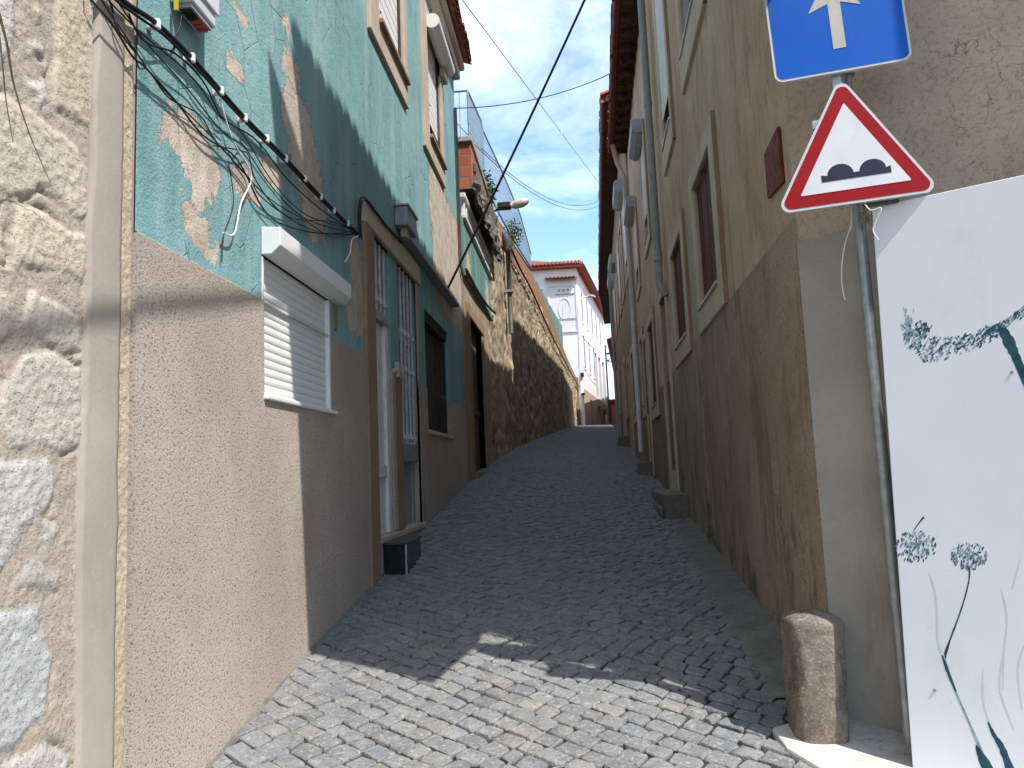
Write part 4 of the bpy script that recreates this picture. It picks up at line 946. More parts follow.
# ------------------------------------------------------------------ right side houses
RP = lambda px, py, w=0.0: FR.at(px, py, w)
def r_window(t, a, b, c, d, wall_w=0.0, kind='shutter', jamb=(.2, .16), head=.16, foot=.225, box=None, light=False):
    W0 = wall_w
    tr = MB().box(FR, a-jamb[0], a, c-foot, d+head, W0-.02, W0+.035).box(FR, b, b+jamb[1], c-foot, d+head, W0-.02, W0+.035).box(FR, a, b, d, d+head, W0-.02, W0+.035).box(FR, a, b, c-foot, c-.02, W0-.02, W0+.035)
    w = part('window', tr, M['stonetrim'], t, bevel=.012)
    part('dark_edge', MB().box(FR, a-jamb[0]-.05, a-jamb[0]-.003, c-foot, d+head, W0-.02, W0+.03), M['jamb'], w)  # thin strip in the darker jamb colour beside the surround
    part('sill', MB().box(FR, a-.02, b+.04, c-.02, c+.005, W0-.1, W0+.05), M['pipewhite'], w)
    lf = MB(); n = 6
    if kind == 'shutter':
        for i in range(n):
            e = (b-a)/n; lf.box(FR, a+i*e+.004, a+(i+1)*e-.004, c+.006, d, W0-.06, W0-.02+.004*(i % 2))
        part('shutter', lf, M['redwood'], w, bevel=.003)
    elif kind == 'blind':
        slats(lf, FR, a, b, c+.35, d, W0+.012, 20, .004); part('roller_blind', lf, M['blind'], w); part('dark_pane', MB().box(FR, a, b, c+.006, c+.37, W0-.14, W0-.11), M['dark'], w)
    else:
        part('dark_pane', MB().box(FR, a, b, c+.006, d, W0-.10, W0-.07), M['dark'], w); part('frame', MB().box(FR, a, a+.05, c, d, W0-.07, W0-.03).box(FR, b-.05, b, c, d, W0-.07, W0-.03).box(FR, (a+b)/2-.03, (a+b)/2+.03, c, d, W0-.07, W0-.03), M['pipewhite'], w)
    if box:
        z0, z1, o = box
        part('shutter_box', MB().prism(Frame(FR.P(0, 0, W0), FR.N, FR.U), [(0, z0), (o*.6, z0), (o, z0+.06), (o, z1-.05), (o*.8, z1), (0, z1)], a-.15, b+.15), simple('grey_shutter_box', (.34, .36, .38), .15, 5, .5) if 'grey_shutter_box' not in bpy.data.materials else bpy.data.materials['grey_shutter_box'], w, bevel=.006)
    return w

def right_house():
    t = thing('corner_house', 'long corner house of stained beige plaster with red shutters, above the road signs', 'house', FR.P(6, -.9, 0))
    E1 = 16.5; TOP = 6.9; C0 = 3.775; EB = 2.55
    win = [(5.93, 6.97, 1.39, 2.49), (8.03, 9.13, 1.36, 2.445), (12.3, 13.45, 1.0, 2.35), (15.0, 15.8, 1.2, 2.5)]
    upw = [(5.85, 7.02, 3.83, 5.25), (8.2, 9.05, 3.78, 5.75), (11.9, 12.75, 3.7, 5.22), (14.7, 15.7, 3.6, 4.98)]
    drs = [(10.1, 10.95, -.07, 2.29), (14.2, 14.75, .05, 2.35)]
    H = win+upw+drs
    part('plaster_wall', MB().wall(FR, C0, E1, 1.17, TOP, H, .2), M['beige'], t)
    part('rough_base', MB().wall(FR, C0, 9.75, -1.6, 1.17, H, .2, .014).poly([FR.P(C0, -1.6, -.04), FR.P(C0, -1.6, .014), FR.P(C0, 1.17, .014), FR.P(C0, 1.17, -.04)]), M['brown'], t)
    part('lower_wall', MB().wall(FR, 9.75, E1, -1.4, 1.17, H, .2, .004), plaster('brown_stained_plaster', (.235, .18, .115), (.30, .24, .165), (.13, .095, .06), 1.6, .1, .4), t)
    # front face round the corner
    part('front_wall', MB().wall(FF, 0, 5, -1.5, TOP), M['front'], t)
    part('front_skirt', MB().box(FF, -.004, 5, -1.5, 1.05, -.02, .022), M['skirt'], t, bevel=.012)
    part('added_sun_block', MB().box(FF, 1.98, 2.35, -1.5, 3.7, -.02, .37).box(FF, 1.94, 2.39, 3.7, 6.85, -.02, .47), M['front'], t, bevel=.02)  # unseen block added to stop sun leaking past the board onto the street
    ft = np.array(FF.P(5, 0)); bk = np.array(FR.P(E1, 0))
    foot = [FR.P(C0, 0, -.22)[:2], FR.P(E1-.02, 0, -.22)[:2], FR.P(E1-.02, 0, -7)[:2], (ft[0]+3, ft[1]+5), FF.P(4.98, 0, -.22)[:2]]
    foot[0] = (FF.P(.22, 0, -.25)[0], FF.P(.22, 0, -.25)[1])
    part('house_body', MB().column(foot, -2, TOP-.02), M['dark'], t)
    for i, h in enumerate(win): r_window(t, *h, jamb=(.21 if i != 0 else .20, .16))
    r_window(t, *upw[0], kind='pane', foot=.32, jamb=(.16, .14)); r_window(t, *upw[1], kind='blind', foot=.30, jamb=(.12, .12))
    r_window(t, *upw[2], kind='blind', box=(5.22, 5.45, .20)); r_window(t, *upw[3], kind='blind', box=(4.98, 5.20, .20))
    for h in drs:
        d = MB()
        for i in range(4):
            e = (h[1]-h[0])/4; d.box(FR, h[0]+i*e+.004, h[0]+(i+1)*e-.004, h[2], h[3], -.18, -.13-.006*(i % 2))
        d = part('door', d, M['wood'], t)
        part('door_frame', MB().box(FR, h[0]-.12, h[0], -1, h[3]+.12, -.02, .03).box(FR, h[1], h[1]+.12, -1, h[3]+.12, -.02, .03).box(FR, h[0], h[1], h[3], h[3]+.12, -.02, .03), M['stonetrim'], d, bevel=.01)
        part('doorstone', MB().box(FR, h[0], h[1], h[2]-.4, h[2], -.15, .03), M['stonetrim'], d)
    # patch of pale plaster and a rough vertical seam
    part('pale_pilaster', MB().box(FR, 7.27, 7.56, 1.15, 2.3, -.01, .008), plaster('pale_grey_patch', (.44, .385, .30), (.50, .44, .35), (.30, .25, .19), 2, .1, .3), t)
    seam = MB(); V = []
    for i in range(50):
        v = -1.0+2.15*i/49; u = 7.33+.04*mnoise.noise(Vector((v*2, 3, 0)))+.35*max(0, -v)*.2
        for q, w in ((-.06, .008), (-.03, .035), (.03, .035), (.06, .008)): V.append(FR.P(u+q+.02*mnoise.noise(Vector((v*9, q*30, 0))), v, w+.008*mnoise.noise(Vector((v*14, q*40, 5)))))
    seam.add(V, [(i*4+j, i*4+j+1, (i+1)*4+j+1, (i+1)*4+j) for i in range(49) for j in range(3)])
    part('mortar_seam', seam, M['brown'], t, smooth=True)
    part('downpipe', MB().tube([FR.P(9.86, 6.45, .10), FR.P(9.86, 2.6, .10)], .050, 12).tube([FR.P(9.86, 4.72, .10), FR.P(9.86, 4.79, .10)], .058, 12), M['pipe'], t, smooth=True, sharp=50)
    part('pipe_collar', MB().tube([FR.P(9.86, 2.62, .10), FR.P(9.86, 2.76, .10)], .060, 12).tube([FR.P(9.86, 2.62, .10), FR.P(9.86, 2.30, .10), FR.P(9.84, 2.16, .03)], .048, 12), M['metal_grey'], t, smooth=True, sharp=50)
    part('downpipe', MB().tube([FR.P(16.2, 6.2, .10), FR.P(16.2, .3, .10)], .05, 10), M['pipewhite'], t, smooth=True)
    # eaves
    ov = .30
    cf = np.array(FF.P(0, 0, ov)); A0 = FR.P(EB, 0, ov)[:2]
    edge = [A0, FR.P(E1, 0, ov)[:2], FR.P(E1, 0, -7)[:2], (ft[0]+3, ft[1]+5), FF.P(5, 0, ov)[:2]]
    part('soffit', MB().column(edge, 6.90, 6.98), M['soffit'], t)
    s_ = C0+.3
    while s_ < E1: part('rafter', MB().box(FR, s_, s_+.08, 6.80, 6.898, -.05, ov-.03), M['soffit'], t); s_ += .42
    rid = [(FR.P(C0+4, 0, -3.4)[0], FR.P(C0+4, 0, -3.4)[1]), FR.P(E1-3, 0, -3.4)[:2]]
    V = [(x, y, 7.0) for x, y in edge]+[(*rid[0], 8.5), (*rid[1], 8.5)]
    r_ = part('roof', MB().add(V, [(0, 1, 6, 5), (1, 2, 6), (2, 3, 5, 6), (3, 4, 5), (4, 0, 5)]), M['tile'], t)
    ed = MB(); tiles_row(ed, lambda u, tt, h: FR.P(u, 7.04+tt*.33+h, ov+.12-tt), EB, E1, .21, [(0, .45, 0), (.4, .9, .02)], .1); part('tile_edge', ed, M['tile'], r_)
    gp = [FR.P(EB, 6.93, ov+.055), FR.P(E1, 6.93, ov+.055)]
    part('gutter', MB().tube(gp, .062, 10), M['gutter'], t, smooth=True)
    s_ = C0+.6
    while s_ < E1: part('gutter_hook', MB().box(FR, s_, s_+.03, 6.85, 7.0, ov+.10, ov+.135), M['black'], t); s_ += 1.6
    part('gutter_outlet', MB().tube([FR.P(16.0, 6.88, ov+.02), FR.P(16.05, 6.5, ov-.05), FR.P(16.2, 6.2, .10)], .05, 8), M['trim_light'], t, smooth=True)
    # unseen fin added above the signs, its outline shaped to cast the street shadow
    fin_outline = [(0, 2.6), (.42, 2.12), (.95, 1.86), (1.14, 3.3), (1.24, 4.5), (1.35, 5.3), (1.53, 6.1), (0, 6.1)]
    part('added_shade_fin', MB().prism(Frame(FF.O, FF.N, FF.U), fin_outline, .02, .14), M['beige'], t)
right_house()
def far_house():
    t = thing('terraced_house', 'farther beige house on the right with grey shutter boxes and a higher red eave', 'house', FR.P(18, .2, 0))
    E0, E1, TOP, WW = 16.52, 36.0, 8.12, .03
    g = lambda s: float(np.interp(s, GRY, GRZ))
    win = []; upw = []; drs = []
    s_ = 18.0; i = 0
    while s_ < 34.6:
        if i % 2: drs.append((s_, s_+1.0, g(s_)+.12, g(s_)+2.45))
        else: win.append((s_, s_+1.1, g(s_)+1.15, g(s_)+2.6))
        upw.append((s_, s_+1.1, 4.7+.03*(s_-18), 6.5+.02*(s_-18))); s_ += 2.3 if i < 3 else 2.7; i += 1
    H = win+upw+drs
    part('plaster_wall', MB().wall(FR, E0, E1, -1, TOP, H, .2, WW), plaster('dull_tan_plaster', (.27, .21, .145), (.34, .275, .20), (.17, .125, .08), 1.2, .15, .4), t)
    part('house_body', MB().column([FR.P(E0, 0, WW-.22)[:2], FR.P(E1, 0, WW-.22)[:2], FR.P(E1, 0, -7)[:2], FR.P(E0, 0, -7)[:2]], -2, TOP).box(FR, E1-.2, E1, -2, TOP, -.22, WW-.003).box(FR, E0, E0+.2, -2, TOP, -.22, WW-.003), M['beige'], t)
    for h in win: r_window(t, *h, wall_w=WW)
    for j, h in enumerate(upw):
        bz = (h[3]-.0, h[3]+.30, .24) if j in (0, 3, 4, 7) else None
        r_window(t, *h, wall_w=WW, kind='blind' if j % 2 == 0 else 'pane', box=bz)
    for h in drs:
        d = part('door', MB().box(FR, h[0], h[1], h[2], h[3], WW-.17, WW-.13), M['redwood'], t)
        part('door_frame', MB().box(FR, h[0]-.13, h[0], h[2]-.6, h[3]+.13, WW-.02, WW+.035).box(FR, h[1], h[1]+.13, h[2]-.6, h[3]+.13, WW-.02, WW+.035).box(FR, h[0], h[1], h[3], h[3]+.13, WW-.02, WW+.035), M['stonetrim'], d)
        part('doorstone', MB().box(FR, h[0], h[1], h[2]-.8, h[2], WW-.15, WW+.03), M['stonetrim'], d)
    for s_ in (30.4,): part('downpipe', MB().tube([FR.P(s_, TOP, WW+.09), FR.P(s_, g(s_), WW+.09)], .07, 10), M['pipe'], t, smooth=True)
    ov = .40
    edge = [FR.P(E0, 0, ov)[:2], FR.P(E1, 0, ov)[:2], FR.P(E1, 0, -7.4)[:2], FR.P(E0, 0, -7.4)[:2]]
    part('soffit', MB().column(edge, TOP+.01, TOP+.10), M['soffit'], t)
    V = [(x, y, TOP+.12) for x, y in edge]+[(*FR.P(E0, 0, -3.4)[:2], TOP+1.6), (*FR.P(E1-2.5, 0, -3.4)[:2], TOP+1.6)]
    r_ = part('roof', MB().add(V, [(0, 1, 5, 4), (1, 2, 5), (2, 3, 4, 5), (3, 0, 4)]), M['tile'], t)
    ed = MB(); tiles_row(ed, lambda u, tt, h: FR.P(u, TOP+.16+tt*.33+h, ov+.12-tt), E0, E1, .21, [(0, .45, 0), (.4, .9, .02)], .1); part('tile_edge', ed, M['tile'], r_)
    part('gutter', MB().tube([FR.P(E0, TOP+.04, ov+.06), FR.P(E1, TOP+.04, ov+.06)], .065, 10), M['gutter'], t, smooth=True)
far_house()
FC = Frame((2.0, 36.0, 0), (math.sin(R(4.2)), math.cos(R(4.2)), 0), (-math.cos(R(4.2)), math.sin(R(4.2)), 0))
def end_house(u0, u1, top, label, wallmat):
    t = thing('terraced_house', label, 'house', FC.P(u0, 2, 0))
    win = []; u = u0+.8
    while u < u1-1.6: win += [(u, u+1.0, 4.9, 6.3), (u, u+1.0, 2.9, 4.3)]; u += 2.4
    part('plaster_wall', MB().wall(FC, u0, u1, -1, top, win, .15), wallmat, t)
    part('house_body', MB().box(FC, u0+.02, u1-.02, -1, top-.01, -6, -.16).box(FC, u0, u0+.18, -1, top, -6, -.003).box(FC, u1-.18, u1, -1, top, -6, -.003), M['beige'], t)
    for h in win:
        w = part('window', MB().box(FC, h[0]-.1, h[0], h[2]-.1, h[3]+.1, -.02, .03).box(FC, h[1], h[1]+.1, h[2]-.1, h[3]+.1, -.02, .03).box(FC, h[0], h[1], h[3], h[3]+.1, -.02, .03).box(FC, h[0], h[1], h[2]-.1, h[2], -.02, .04), M['stonetrim'], t)
        part('pane', MB().box(FC, h[0], h[1], h[2], h[3], -.12, -.08), M['wood'], w)
    part('soffit', MB().box(FC, u0, u1, top+.01, top+.09, -6.3, .42), M['soffit'], t)
    e = [FC.P(u0, top+.1, .45), FC.P(u1, top+.1, .45), FC.P(u1, top+.1, -6.4), FC.P(u0, top+.1, -6.4), FC.P(u0+.5, top+1.5, -3), FC.P(u1-.5, top+1.5, -3)]
    part('roof', MB().add(e, [(0, 1, 5, 4), (1, 2, 5), (2, 3, 4, 5), (3, 0, 4)]), M['tile'], t)
    part('gutter', MB().tube([FC.P(u0, top+.04, .47), FC.P(u1, top+.04, .47)], .06, 8), M['gutter'], t, smooth=True)
end_house(.05, 7.3, 8.1, 'narrow brown house where the right-hand row starts to bend away', bpy.data.materials['dull_tan_plaster'])
end_house(10.5, 48, 7.7, 'last low house of the right-hand row, just before the crest gap', M['beige'])
def steps():
    L3 = ['nearest rough stone doorstep jutting from the right wall', 'middle stone doorstep below the dark door on the right', 'farthest stone doorstep on the right near the crest']
    for (s0, s1, w, zt, zb), lb in zip([(9.05, 11.1, .29, -.33, -.95), (14.1, 15.1, .26, .08, -.5), (23.5, 24.6, .32, .93, .3)], L3):
        fu, n = 14, 5; 
        m_ = MB().box(FR, s0, s1, zb, zt, .0, w); m_.box(FR, s0+.0, s1, zb-.1, zt-.14, w, w+.05)
        o = part('doorstep', m_, granite('step_stone', False, (.15, .14, .115)) if 'step_stone' not in bpy.data.materials else bpy.data.materials['step_stone'], base=FR.P(s0, zb, w/2), bevel=.03, label=lb, cat='doorstep', group='doorsteps along the right wall')
steps()
def red_plate():
    t = thing('metal_plate', 'faded dark red metal plate fixed to the side wall left of the triangular sign', 'plate', FR.P(4.07, 1.4, 0))
    part('sheet', MB().prism(FR, [(3.90, 1.40), (4.22, 1.43), (4.22, 1.685), (3.90, 1.70)], .004, .02), M['rust'], t, bevel=.003)
    for u, v in ((3.94, 1.44), (4.18, 1.46), (4.18, 1.66), (3.94, 1.66)): part('screw', MB().tube([FR.P(u, v, .02), FR.P(u, v, .024)], .005, 8), M['rust'], t)
red_plate()

# ------------------------------------------------------------------ road signs
def rounded(pts, r, n=6):
    o = []; m_ = len(pts)
    for i in range(m_):
        p, a, b = Vector(pts[i]), Vector(pts[i-1]), Vector(pts[(i+1) % m_])
        d1 = (a-p).normalized(); d2 = (b-p).normalized(); an = d1.angle(d2); L = r/math.tan(an/2); bis = (d1+d2).normalized(); c = p+bis*(r/math.sin(an/2))
        s_, e = p+d1*L-c, p+d2*L-c
        for q in range(n+1):
            v = s_.lerp(e, q/n).normalized()*r; o.append((c.x+v.x, c.y+v.y))
    return o
def signs():
    a8 = R(8); tl = R(2.2)
    SU = np.array([math.cos(a8), -math.sin(a8), 0]); SN = np.array([-math.sin(a8), -math.cos(a8), 0])
    base = np.array([0.912, 3.290, 0]); 
    class SF(Frame):
        def P(s, u, v, w=0.0):
            uu = u*math.cos(tl)-v*math.sin(tl); vv = u*math.sin(tl)+v*math.cos(tl); p = s.O+s.U*uu+s.N*w; return (p[0], p[1], p[2]+vv)
    T = SF((base[0], base[1], 1.050), SU, SN)
    t = thing('traffic_sign', 'galvanised pole carrying a blue arrow sign above a red triangular bump sign', 'traffic sign', (1.30, 3.40, -1.2))
    pu, pv = FF.at(871, 340, .15)
    p = FF.P(pu, 0, .15)
    part('pole', MB().tube([(p[0], p[1], -1.22), (p[0], p[1], 2.52)], .025, 16).tube([(p[0], p[1], 2.52), (p[0], p[1], 2.53)], .028, 16), M['galv'], t, smooth=True, sharp=50)
    red = simple('sign_red', (.33, .003, .009), .08, 4, .5, .2); wht = simple('sign_white', (.72, .73, .75), .04, 6, .4, .5, dirt=(.66, .66, .66)); navy = simple('sign_navy', (.012, .018, .045), .1, 5, .4); blue = simple('sign_blue', (.0015, .105, .52), .06, 3, .5, .2, dirt=(.006, .12, .49))
    grey = simple('sign_rim', (.62, .64, .66), .06, 6, .45, .5)
    S_ = .655
    tri = lambda ins: [(ins*math.sqrt(3), ins), (S_-ins*math.sqrt(3), ins), (S_/2, S_*math.sqrt(3)/2-2*ins)]
    pl = part('warning_plate', MB().prism(T, rounded(tri(0), .035), -.006, .004).prism(T, rounded(tri(.004), .033), -.02, -.006), grey, t)
    part('red_border', MB().prism(T, rounded(tri(.011), .028), .004, .0055), red, pl)
    part('white_field', MB().prism(T, rounded(tri(.062), .004), .0055, .007), wht, pl)
    # two humps on a bar
    def hump(c, r): return [(c+r*math.cos(q*math.pi/12), .133+r*.86*math.sin(q*math.pi/12)) for q in range(13)]
    prof = [(.200, .108), (.475, .108), (.475, .139)]+hump(.405, .052)+hump(.277, .052)+[(.200, .139)]
    part('hump_symbol', MB().prism(T, prof, .007, .0084), navy, pl)
    Q = .555
    q0 = T.P(0, 0)
    bx, by = .066, .585
    sq = [(bx, by), (bx+Q, by), (bx+Q, by+Q), (bx, by+Q)]; ins = lambda d: [(bx+d, by+d), (bx+Q-d, by+d), (bx+Q-d, by+Q-d), (bx+d, by+Q-d)]
    pl = part('direction_plate', MB().prism(T, rounded(sq, .035), -.006, .004).prism(T, rounded(ins(.003), .033), -.022, -.006), grey, t)
    part('blue_field', MB().prism(T, rounded(ins(.010), .028), .004, .0055), blue, pl)
    cx = bx+Q/2
    ar = [(cx-.026, by+.105), (cx+.026, by+.105), (cx+.026, by+.315), (cx+.108, by+.285), (cx, by+.47), (cx-.108, by+.285), (cx-.026, by+.315)]
    part('arrow', MB().prism(T, ar, .0055, .007), simple('arrow_paint', (.50, .48, .42), .08, 6, .5, dirt=(.35, .32, .27)), pl)
    for v, lb in ((.10, 0), (.38, 0), (.70, 0), (1.08, 0)):
        q = T.P(.29, v, -.03); part('clamp', MB().box(T, .20, .42, v-.018, v+.018, -.05, -.021).tube([(p[0], p[1], q[2]-.03), (p[0], p[1], q[2]+.03)], .04, 14), M['galv'], t)
        part('strut', MB().tube([(p[0], p[1], q[2]), q], .014, 8), M['galv'], t)
    part('bracket_bar', MB().box(T, .36, .50, -.012, .002, -.05, -.03), M['dpipe'], t, bevel=.003)
    part('top_nub', MB().box(T, .30, .34, .52, .62, -.032, -.024), M['galv'], t, bevel=.004)
signs()
def strings():
    w = [(852, 205), (851, 225), (846, 240), (842, 262), (842, 285), (845, 300)]
    pts = smooth_pts([FF.P(*FF.at(x, y, .24), .24) for x, y in w], 6)
    part('white_string', MB().tube(pts, .0026, 6), M['white'], base=pts[0], smooth=True, label='frayed white string dangling below the triangular sign', cat='string')
    mb = MB(); rn = random.Random(4)
    for k in range(16):
        x, y = rn.uniform(862, 872), rn.uniform(203, 222); p = []
        for j in range(6): p.append(FF.P(*FF.at(x, y, .245), .245+rn.uniform(-.02, .03))); x += rn.uniform(-5, 5); y += rn.uniform(-4, 5)
        mb.tube(smooth_pts(p, 4), .002, 5)
    part('straw_tangle', mb, M['leaf2'], base=FF.P(.36, 1.05, .24), smooth=True, label='tangle of dry straw strands knotted on the pole under the triangular sign', cat='straw')
    w = [(868, 208), (874, 214), (884, 212), (878, 226), (876, 234), (881, 243)]
    pts = smooth_pts([FF.P(*FF.at(x, y, .30), .36) for x, y in w], 6)
    part('plastic_tie', MB().tube(pts, .003, 6), M['white'], base=pts[0], smooth=True, label='twisted clear plastic tie on the pole beside the top corner of the white board', cat='tie')
strings()

# ------------------------------------------------------------------ painted white board
def board():
    b0, b1 = .347, 1.75; z0, z1 = -1.215, 1.062; w0, w1 = .35, .27
    class BF(Frame):
        def P(s, u, v, w=0.0):
            f = (v-z0)/(z1-z0); p = s.O+s.U*(u+.038*f)+s.N*(w0+(w1-w0)*f+w); return (p[0], p[1], p[2]+v)
        def px(s, x, y):
            r = ray(x, y); w = .30
            for _ in range(6):
                p0 = s.O+s.N*w; p = r*((p0@s.N)/(r@s.N)); f = (p[2]-z0)/(z1-z0); w = w0+(w1-w0)*f
            return float((p-s.O)@s.U)-.038*f, float(p[2])
    B = BF(FF.O, FF.U, FF.N)
    t = thing('white_board', 'large white board painted with blue green flowers, standing against the corner', 'board', B.P(.35, z0))
    k = NB('white_board_paint', .55, .4)
    c = k.mix(k.ss(k.noise(3, 5, .6), .3, .7), (.80, .825, .87), (.84, .86, .90))
    c = k.mix(k.ss(k.noise(50, 3, .7), .69, .73, 0, .35), c, (.45, .45, .44)); c = k.mix(k.ss(k.noise(2.2, 7, .7, k.map((1.4, 1.4, .5), (2, 5, 1))), .52, .75, 0, .35), c, (.62, .60, .57)); c = k.mix(k.ss(k.noise(13, 6, .75, k.map((1, 1, .3), (6, 2, 2))), .66, .74, 0, .4), c, (.55, .54, .52))
    mat = k.done(c, k.bump(k.m('ADD', k.noise(9, 4, .6), k.m('MULTIPLY', k.noise(120, 3, .6, k.map((1, 1, .15))), .3)), .12, .0007))
    part('sheet', MB().box(B, b0, b1, z0, z1, -.03, 0), mat, t, bevel=.003)
    for sx, sy in ((985, 127), (1012, 372), (935, 690)):
        u, v = B.px(sx, sy); part('screw', MB().tube([B.P(u, v, .0), B.P(u, v, .004)], .006, 8), M['galv'], t)
    ink = simple('blue_green_paint', (.012, .075, .105), .5, 25, .5); ink2 = simple('thin_blue_paint', (.27, .41, .47), .4, 25, .55); ink3 = simple('faint_blue_paint', (.62, .70, .75), .08, 25, .55)
    rn = random.Random(11)
    def dab(mb, x, y, l, wd, ang):
        dx, dy = math.cos(ang), math.sin(ang); q = [(-l, 0), (-l*.4, wd), (l*.5, wd*.8), (l, 0), (l*.4, -wd*.9), (-l*.5, -wd)]
        uv = [B.px(x+a*dx-b*dy, y+a*dy+b*dx) for a, b in q]
        mb.poly([B.P(u, v, .0003+.0003*rn.random()) for u, v in uv])
    def stroke(mb, pts, ws, off=.0004):
        p = smooth_pts([(x, y, 0) for x, y in pts], 6); n = len(p); L = []
        for i, q in enumerate(p):
            d = (p[min(i+1, n-1)]-p[max(i-1, 0)]).normalized(); w = float(np.interp(i/(n-1), np.linspace(0, 1, len(ws)), ws))*(.85+.3*rn.random()); nn = (-d.y, d.x)
            for s_ in (-1, 1): L.append(B.P(*B.px(q.x+nn[0]*w*s_, q.y+nn[1]*w*s_), off))
        mb.add(L, [(2*i, 2*i+1, 2*i+3, 2*i+2) for i in range(n-1)])
    # the big stroke: dabbed arc, then a solid stem leaving the frame
    m1, m2 = MB(), MB()
    arc = [(906, 330), (914, 341), (930, 349), (948, 348), (966, 343), (984, 336), (998, 328)]
    ap = smooth_pts([(x, y, 0) for x, y in arc], 8); n = len(ap)
    for i in range(330):
        f = rn.random(); q = ap[int(f*(n-1))]; wd = np.interp(f, [0, .3, .6, 1], [8, 13, 9, 5])
        y = q.y+rn.uniform(-1, 1)*wd+rn.uniform(-2, 2); x = q.x+rn.uniform(-3, 3)
        dab(m1 if rn.random() < (.28+.55*f*f) else m2, x, y, rn.uniform(1.3, 3.2), rn.uniform(.5, 1.05), rn.choice((-.9, -1.1, -2.3, -.6)))
    for i in range(45):
        dab(m2, 908+rn.gauss(0, 3), 324+rn.gauss(0, 8), rn.uniform(1.5, 3.5), .6, 1.3)
        dab(m1 if rn.random() < .55 else m2, 923+rn.gauss(0, 4.5), 332+rn.gauss(0, 5.5), rn.uniform(1.5, 3), rn.uniform(.6, 1.2), -1.0)
    stroke(m1, [(985, 336), (996, 328), (1002, 330), (1009, 342), (1018, 362), (1030, 392)], [1.5, 4, 4.6, 5.5, 4.5, 3.5])
    for i in range(70):
        f = rn.random(); dab(m1 if rn.random() < .35 else m2, 1000+f*30+rn.uniform(-2, 2), 327-f*20+rn.uniform(-4, 4), rn.uniform(1.3, 2.8), rn.uniform(.5, 1.0), -.9)
    # two seed heads
    for cx, cy, rx, ry, dk in ((916, 546, 21, 16, .55), (969, 556, 18, 14, .28)):
        for i in range(190):
            a = rn.random()*6.283; q = rn.random()**.6; x = cx+rx*q*math.cos(a); y = cy+ry*q*math.sin(a)
            low = (y-cy)/ry; edge = q > .75
            dab(m1 if rn.random() < dk*(.5+.7*max(0, low)+.4*edge) else m2, x, y, rn.uniform(1.0, 2.4), rn.uniform(.5, 1.0), rn.uniform(-1.9, -1.0))
        if dk > .5: stroke(m1, [(914, 530), (919, 523), (924, 517)], [.5, .7, 1.1])
    stroke(m1, [(969, 566), (969, 580), (962, 607), (950, 640), (944, 658)], [1.2, .7, .8, 1.0, 2.0])
    stroke(m2, [(943, 656), (956, 692), (968, 720), (984, 758), (988, 775)], [1.6, 1.1, 1.0, 1.8, 2.6], .0005)
    stroke(m1, [(942, 655), (948, 672), (956, 692)], [.6, 1.6, .8], .0007); stroke(m1, [(976, 745), (982, 758), (992, 775)], [.6, 4, 6], .0007)
    stroke(m1, [(988, 722), (994, 735), (1002, 748), (1012, 775)], [.7, 2.0, 3.0, 4.5], .0007)
    m3 = MB(); stroke(m3, [(929, 572), (935, 592), (937, 612), (938, 640), (943, 656)], [.5, .9, .8, .9, 1.6], .0005)
    for pts in ([(1001, 588), (1006, 610), (1007, 625), (1004, 650), (1003, 690)], [(983, 670), (984, 705), (996, 740)], [(1024, 645), (1018, 670), (1022, 710)], [(1012, 590), (1020, 560)], [(1003, 655), (1000, 690), (1014, 730)]): stroke(m3, pts, [.5, 1.0, .8, .5], .0004)
    for mm, nm, mt in ((m1, 'dark_brushwork', ink), (m2, 'thin_brushwork', ink2), (m3, 'faint_brushwork', ink3)): part(nm, mm, mt, t)
board()

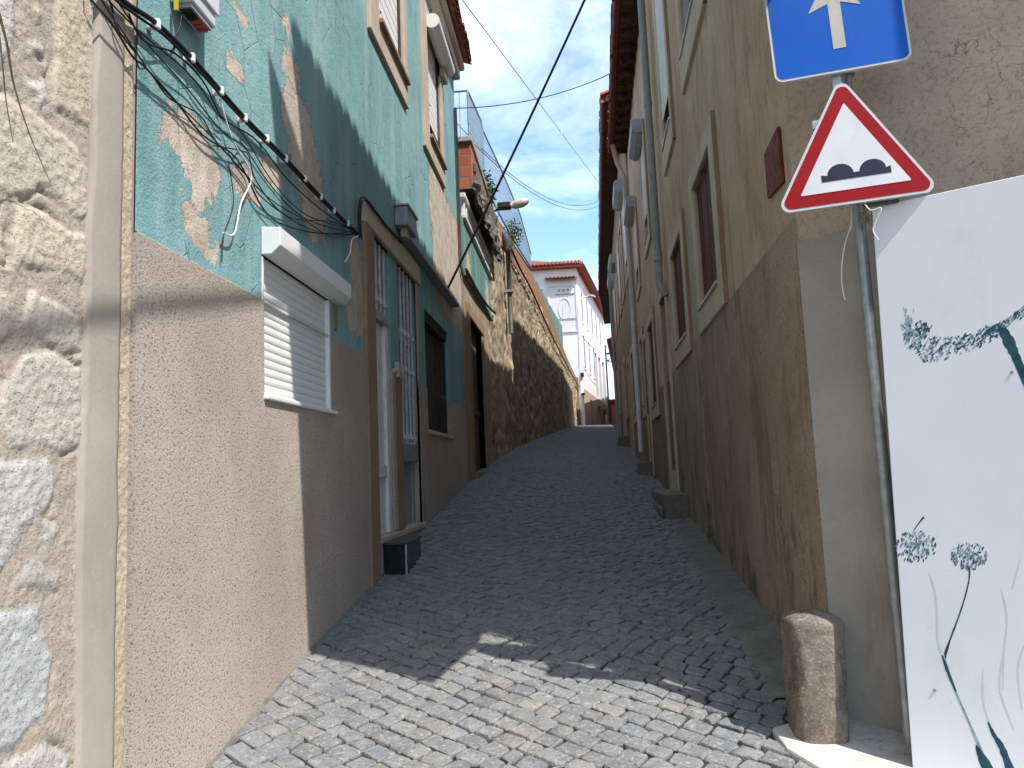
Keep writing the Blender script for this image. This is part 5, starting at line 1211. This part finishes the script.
# ------------------------------------------------------------------ granite bollard
def bollard():
    c = (0.995, 3.585); zb = G(*c)-.06; H = .60; nr, nz = 44, 44; V = []; Cc = []
    for j in range(nz+1):
        f = j/nz; z = zb+H*min(1, f*1.0)
        s_ = 1.0 if f < .93 else math.sqrt(max(0, 1-((f-.93)/.07)**2))*.75+.25*(1-(f-.93)/.07)
        for i in range(nr):
            a = 2*math.pi*i/nr; ca, sa = math.cos(a), math.sin(a)
            e = .42; rx, ry = .114, .118
            x = rx*math.copysign(abs(ca)**(1-e), ca); y = ry*math.copysign(abs(sa)**(1-e), sa)
            k_ = (1.0-.10*(1-f)*0+.04*math.sin(f*3))*s_
            n_ = mnoise.fractal(Vector((ca*1.8, sa*1.8, f*3.4+4)), .85, 2.1, 5)
            chip = max(0, mnoise.fractal(Vector((ca*7, sa*7, f*12)), .7, 2.2, 3))*(1 if (ca > -.2 and f > .3) else .25)
            chip *= min(1, max(0, (.86-f)/.15)); k_ *= 1+(.085*n_-.055*chip)*min(1, (1.01-f)/.10)
            V.append((c[0]+x*k_+.012*(f-.5), c[1]+y*k_, z+.012*n_*min(1, max(0, (.9-f)/.2))))
            d = .8+.35*n_; br = np.array([.205, .155, .112])*d; gr = np.array([.23, .195, .16])*d; m_ = min(1, max(0, .5+ca*.8+(f-.6)*.7))
            if f < .12: br = br*.7
            Cc.append((*(br*(1-m_)+gr*m_), 1))
    V.append((c[0]+.005, c[1], zb+H)); Cc.append((.25, .21, .17, 1)); top = len(V)-1
    Fc = [(j*nr+i, j*nr+(i+1) % nr, (j+1)*nr+(i+1) % nr, (j+1)*nr+i) for j in range(nz) for i in range(nr)]+[(nz*nr+i, nz*nr+(i+1) % nr, top) for i in range(nr)]
    part('stone_bollard', (V, Fc), granite('bollard_granite', True, sc=.8), base=(c[0], c[1], zb), smooth=True, col=Cc, label='worn brown granite guard stone at the foot of the house corner', cat='bollard')
bollard()

# ------------------------------------------------------------------ overhead cables
def ov_cable(name, a, b, s, r, label, cat='cable'):
    pts = sag(a, b, s, 28); part(name, MB().tube(pts, r, 7), M['black'], base=a, smooth=True, label=label, cat=cat)
a = FL.P(*FL.at(446, 292, .05), .05); b = FR.P(9.2, 6.95, .34)
ov_cable('overhead_cable', a, b, .06, .016, 'thick black cable rising from the turquoise house across the sky')
pts = smooth_pts([FL.P(10.9, 5.55, .03), FL.P(10.95, 5.72, .06), FL.P(11.02, 5.62, .12)], 4)
g = FR.at(609, 77, .46)
ov_cable('overhead_cable', FL.P(11.0, 5.5, .06), FR.P(13.0, 6.93, .34),   .16, .008, 'thin black twisted cable crossing nearly level between the two eaves')
def atY(px, py, y): r = ray(px, py); return tuple(r/r[1]*y)
ov_cable('overhead_wire', atY(440, -30, 9), atY(601, 186, 30), .0, .007, 'fine straight wire running away steeply over the street toward the far eave', 'wire')
ov_cable('overhead_wire', atY(451, 117, 13), atY(600, 200, 26), .75, .007, 'upper of two fine sagging wires low over the street', 'wire')
ov_cable('overhead_wire', atY(470, 140, 13.2), atY(600, 205, 26), .62, .007, 'lower of two fine sagging wires low over the street', 'wire')
ov_cable('overhead_wire', atY(581, 335, 49.4), atY(612, 352, 60), .5, .02, 'far thin wire from the white lamp post to the right-hand eaves', 'wire')

ov_cable('overhead_cable', FF.P(.05, 5.22, 1.14), (.61, -9, 2.3), .03, .019, 'thick cable running high above the street towards the viewer')
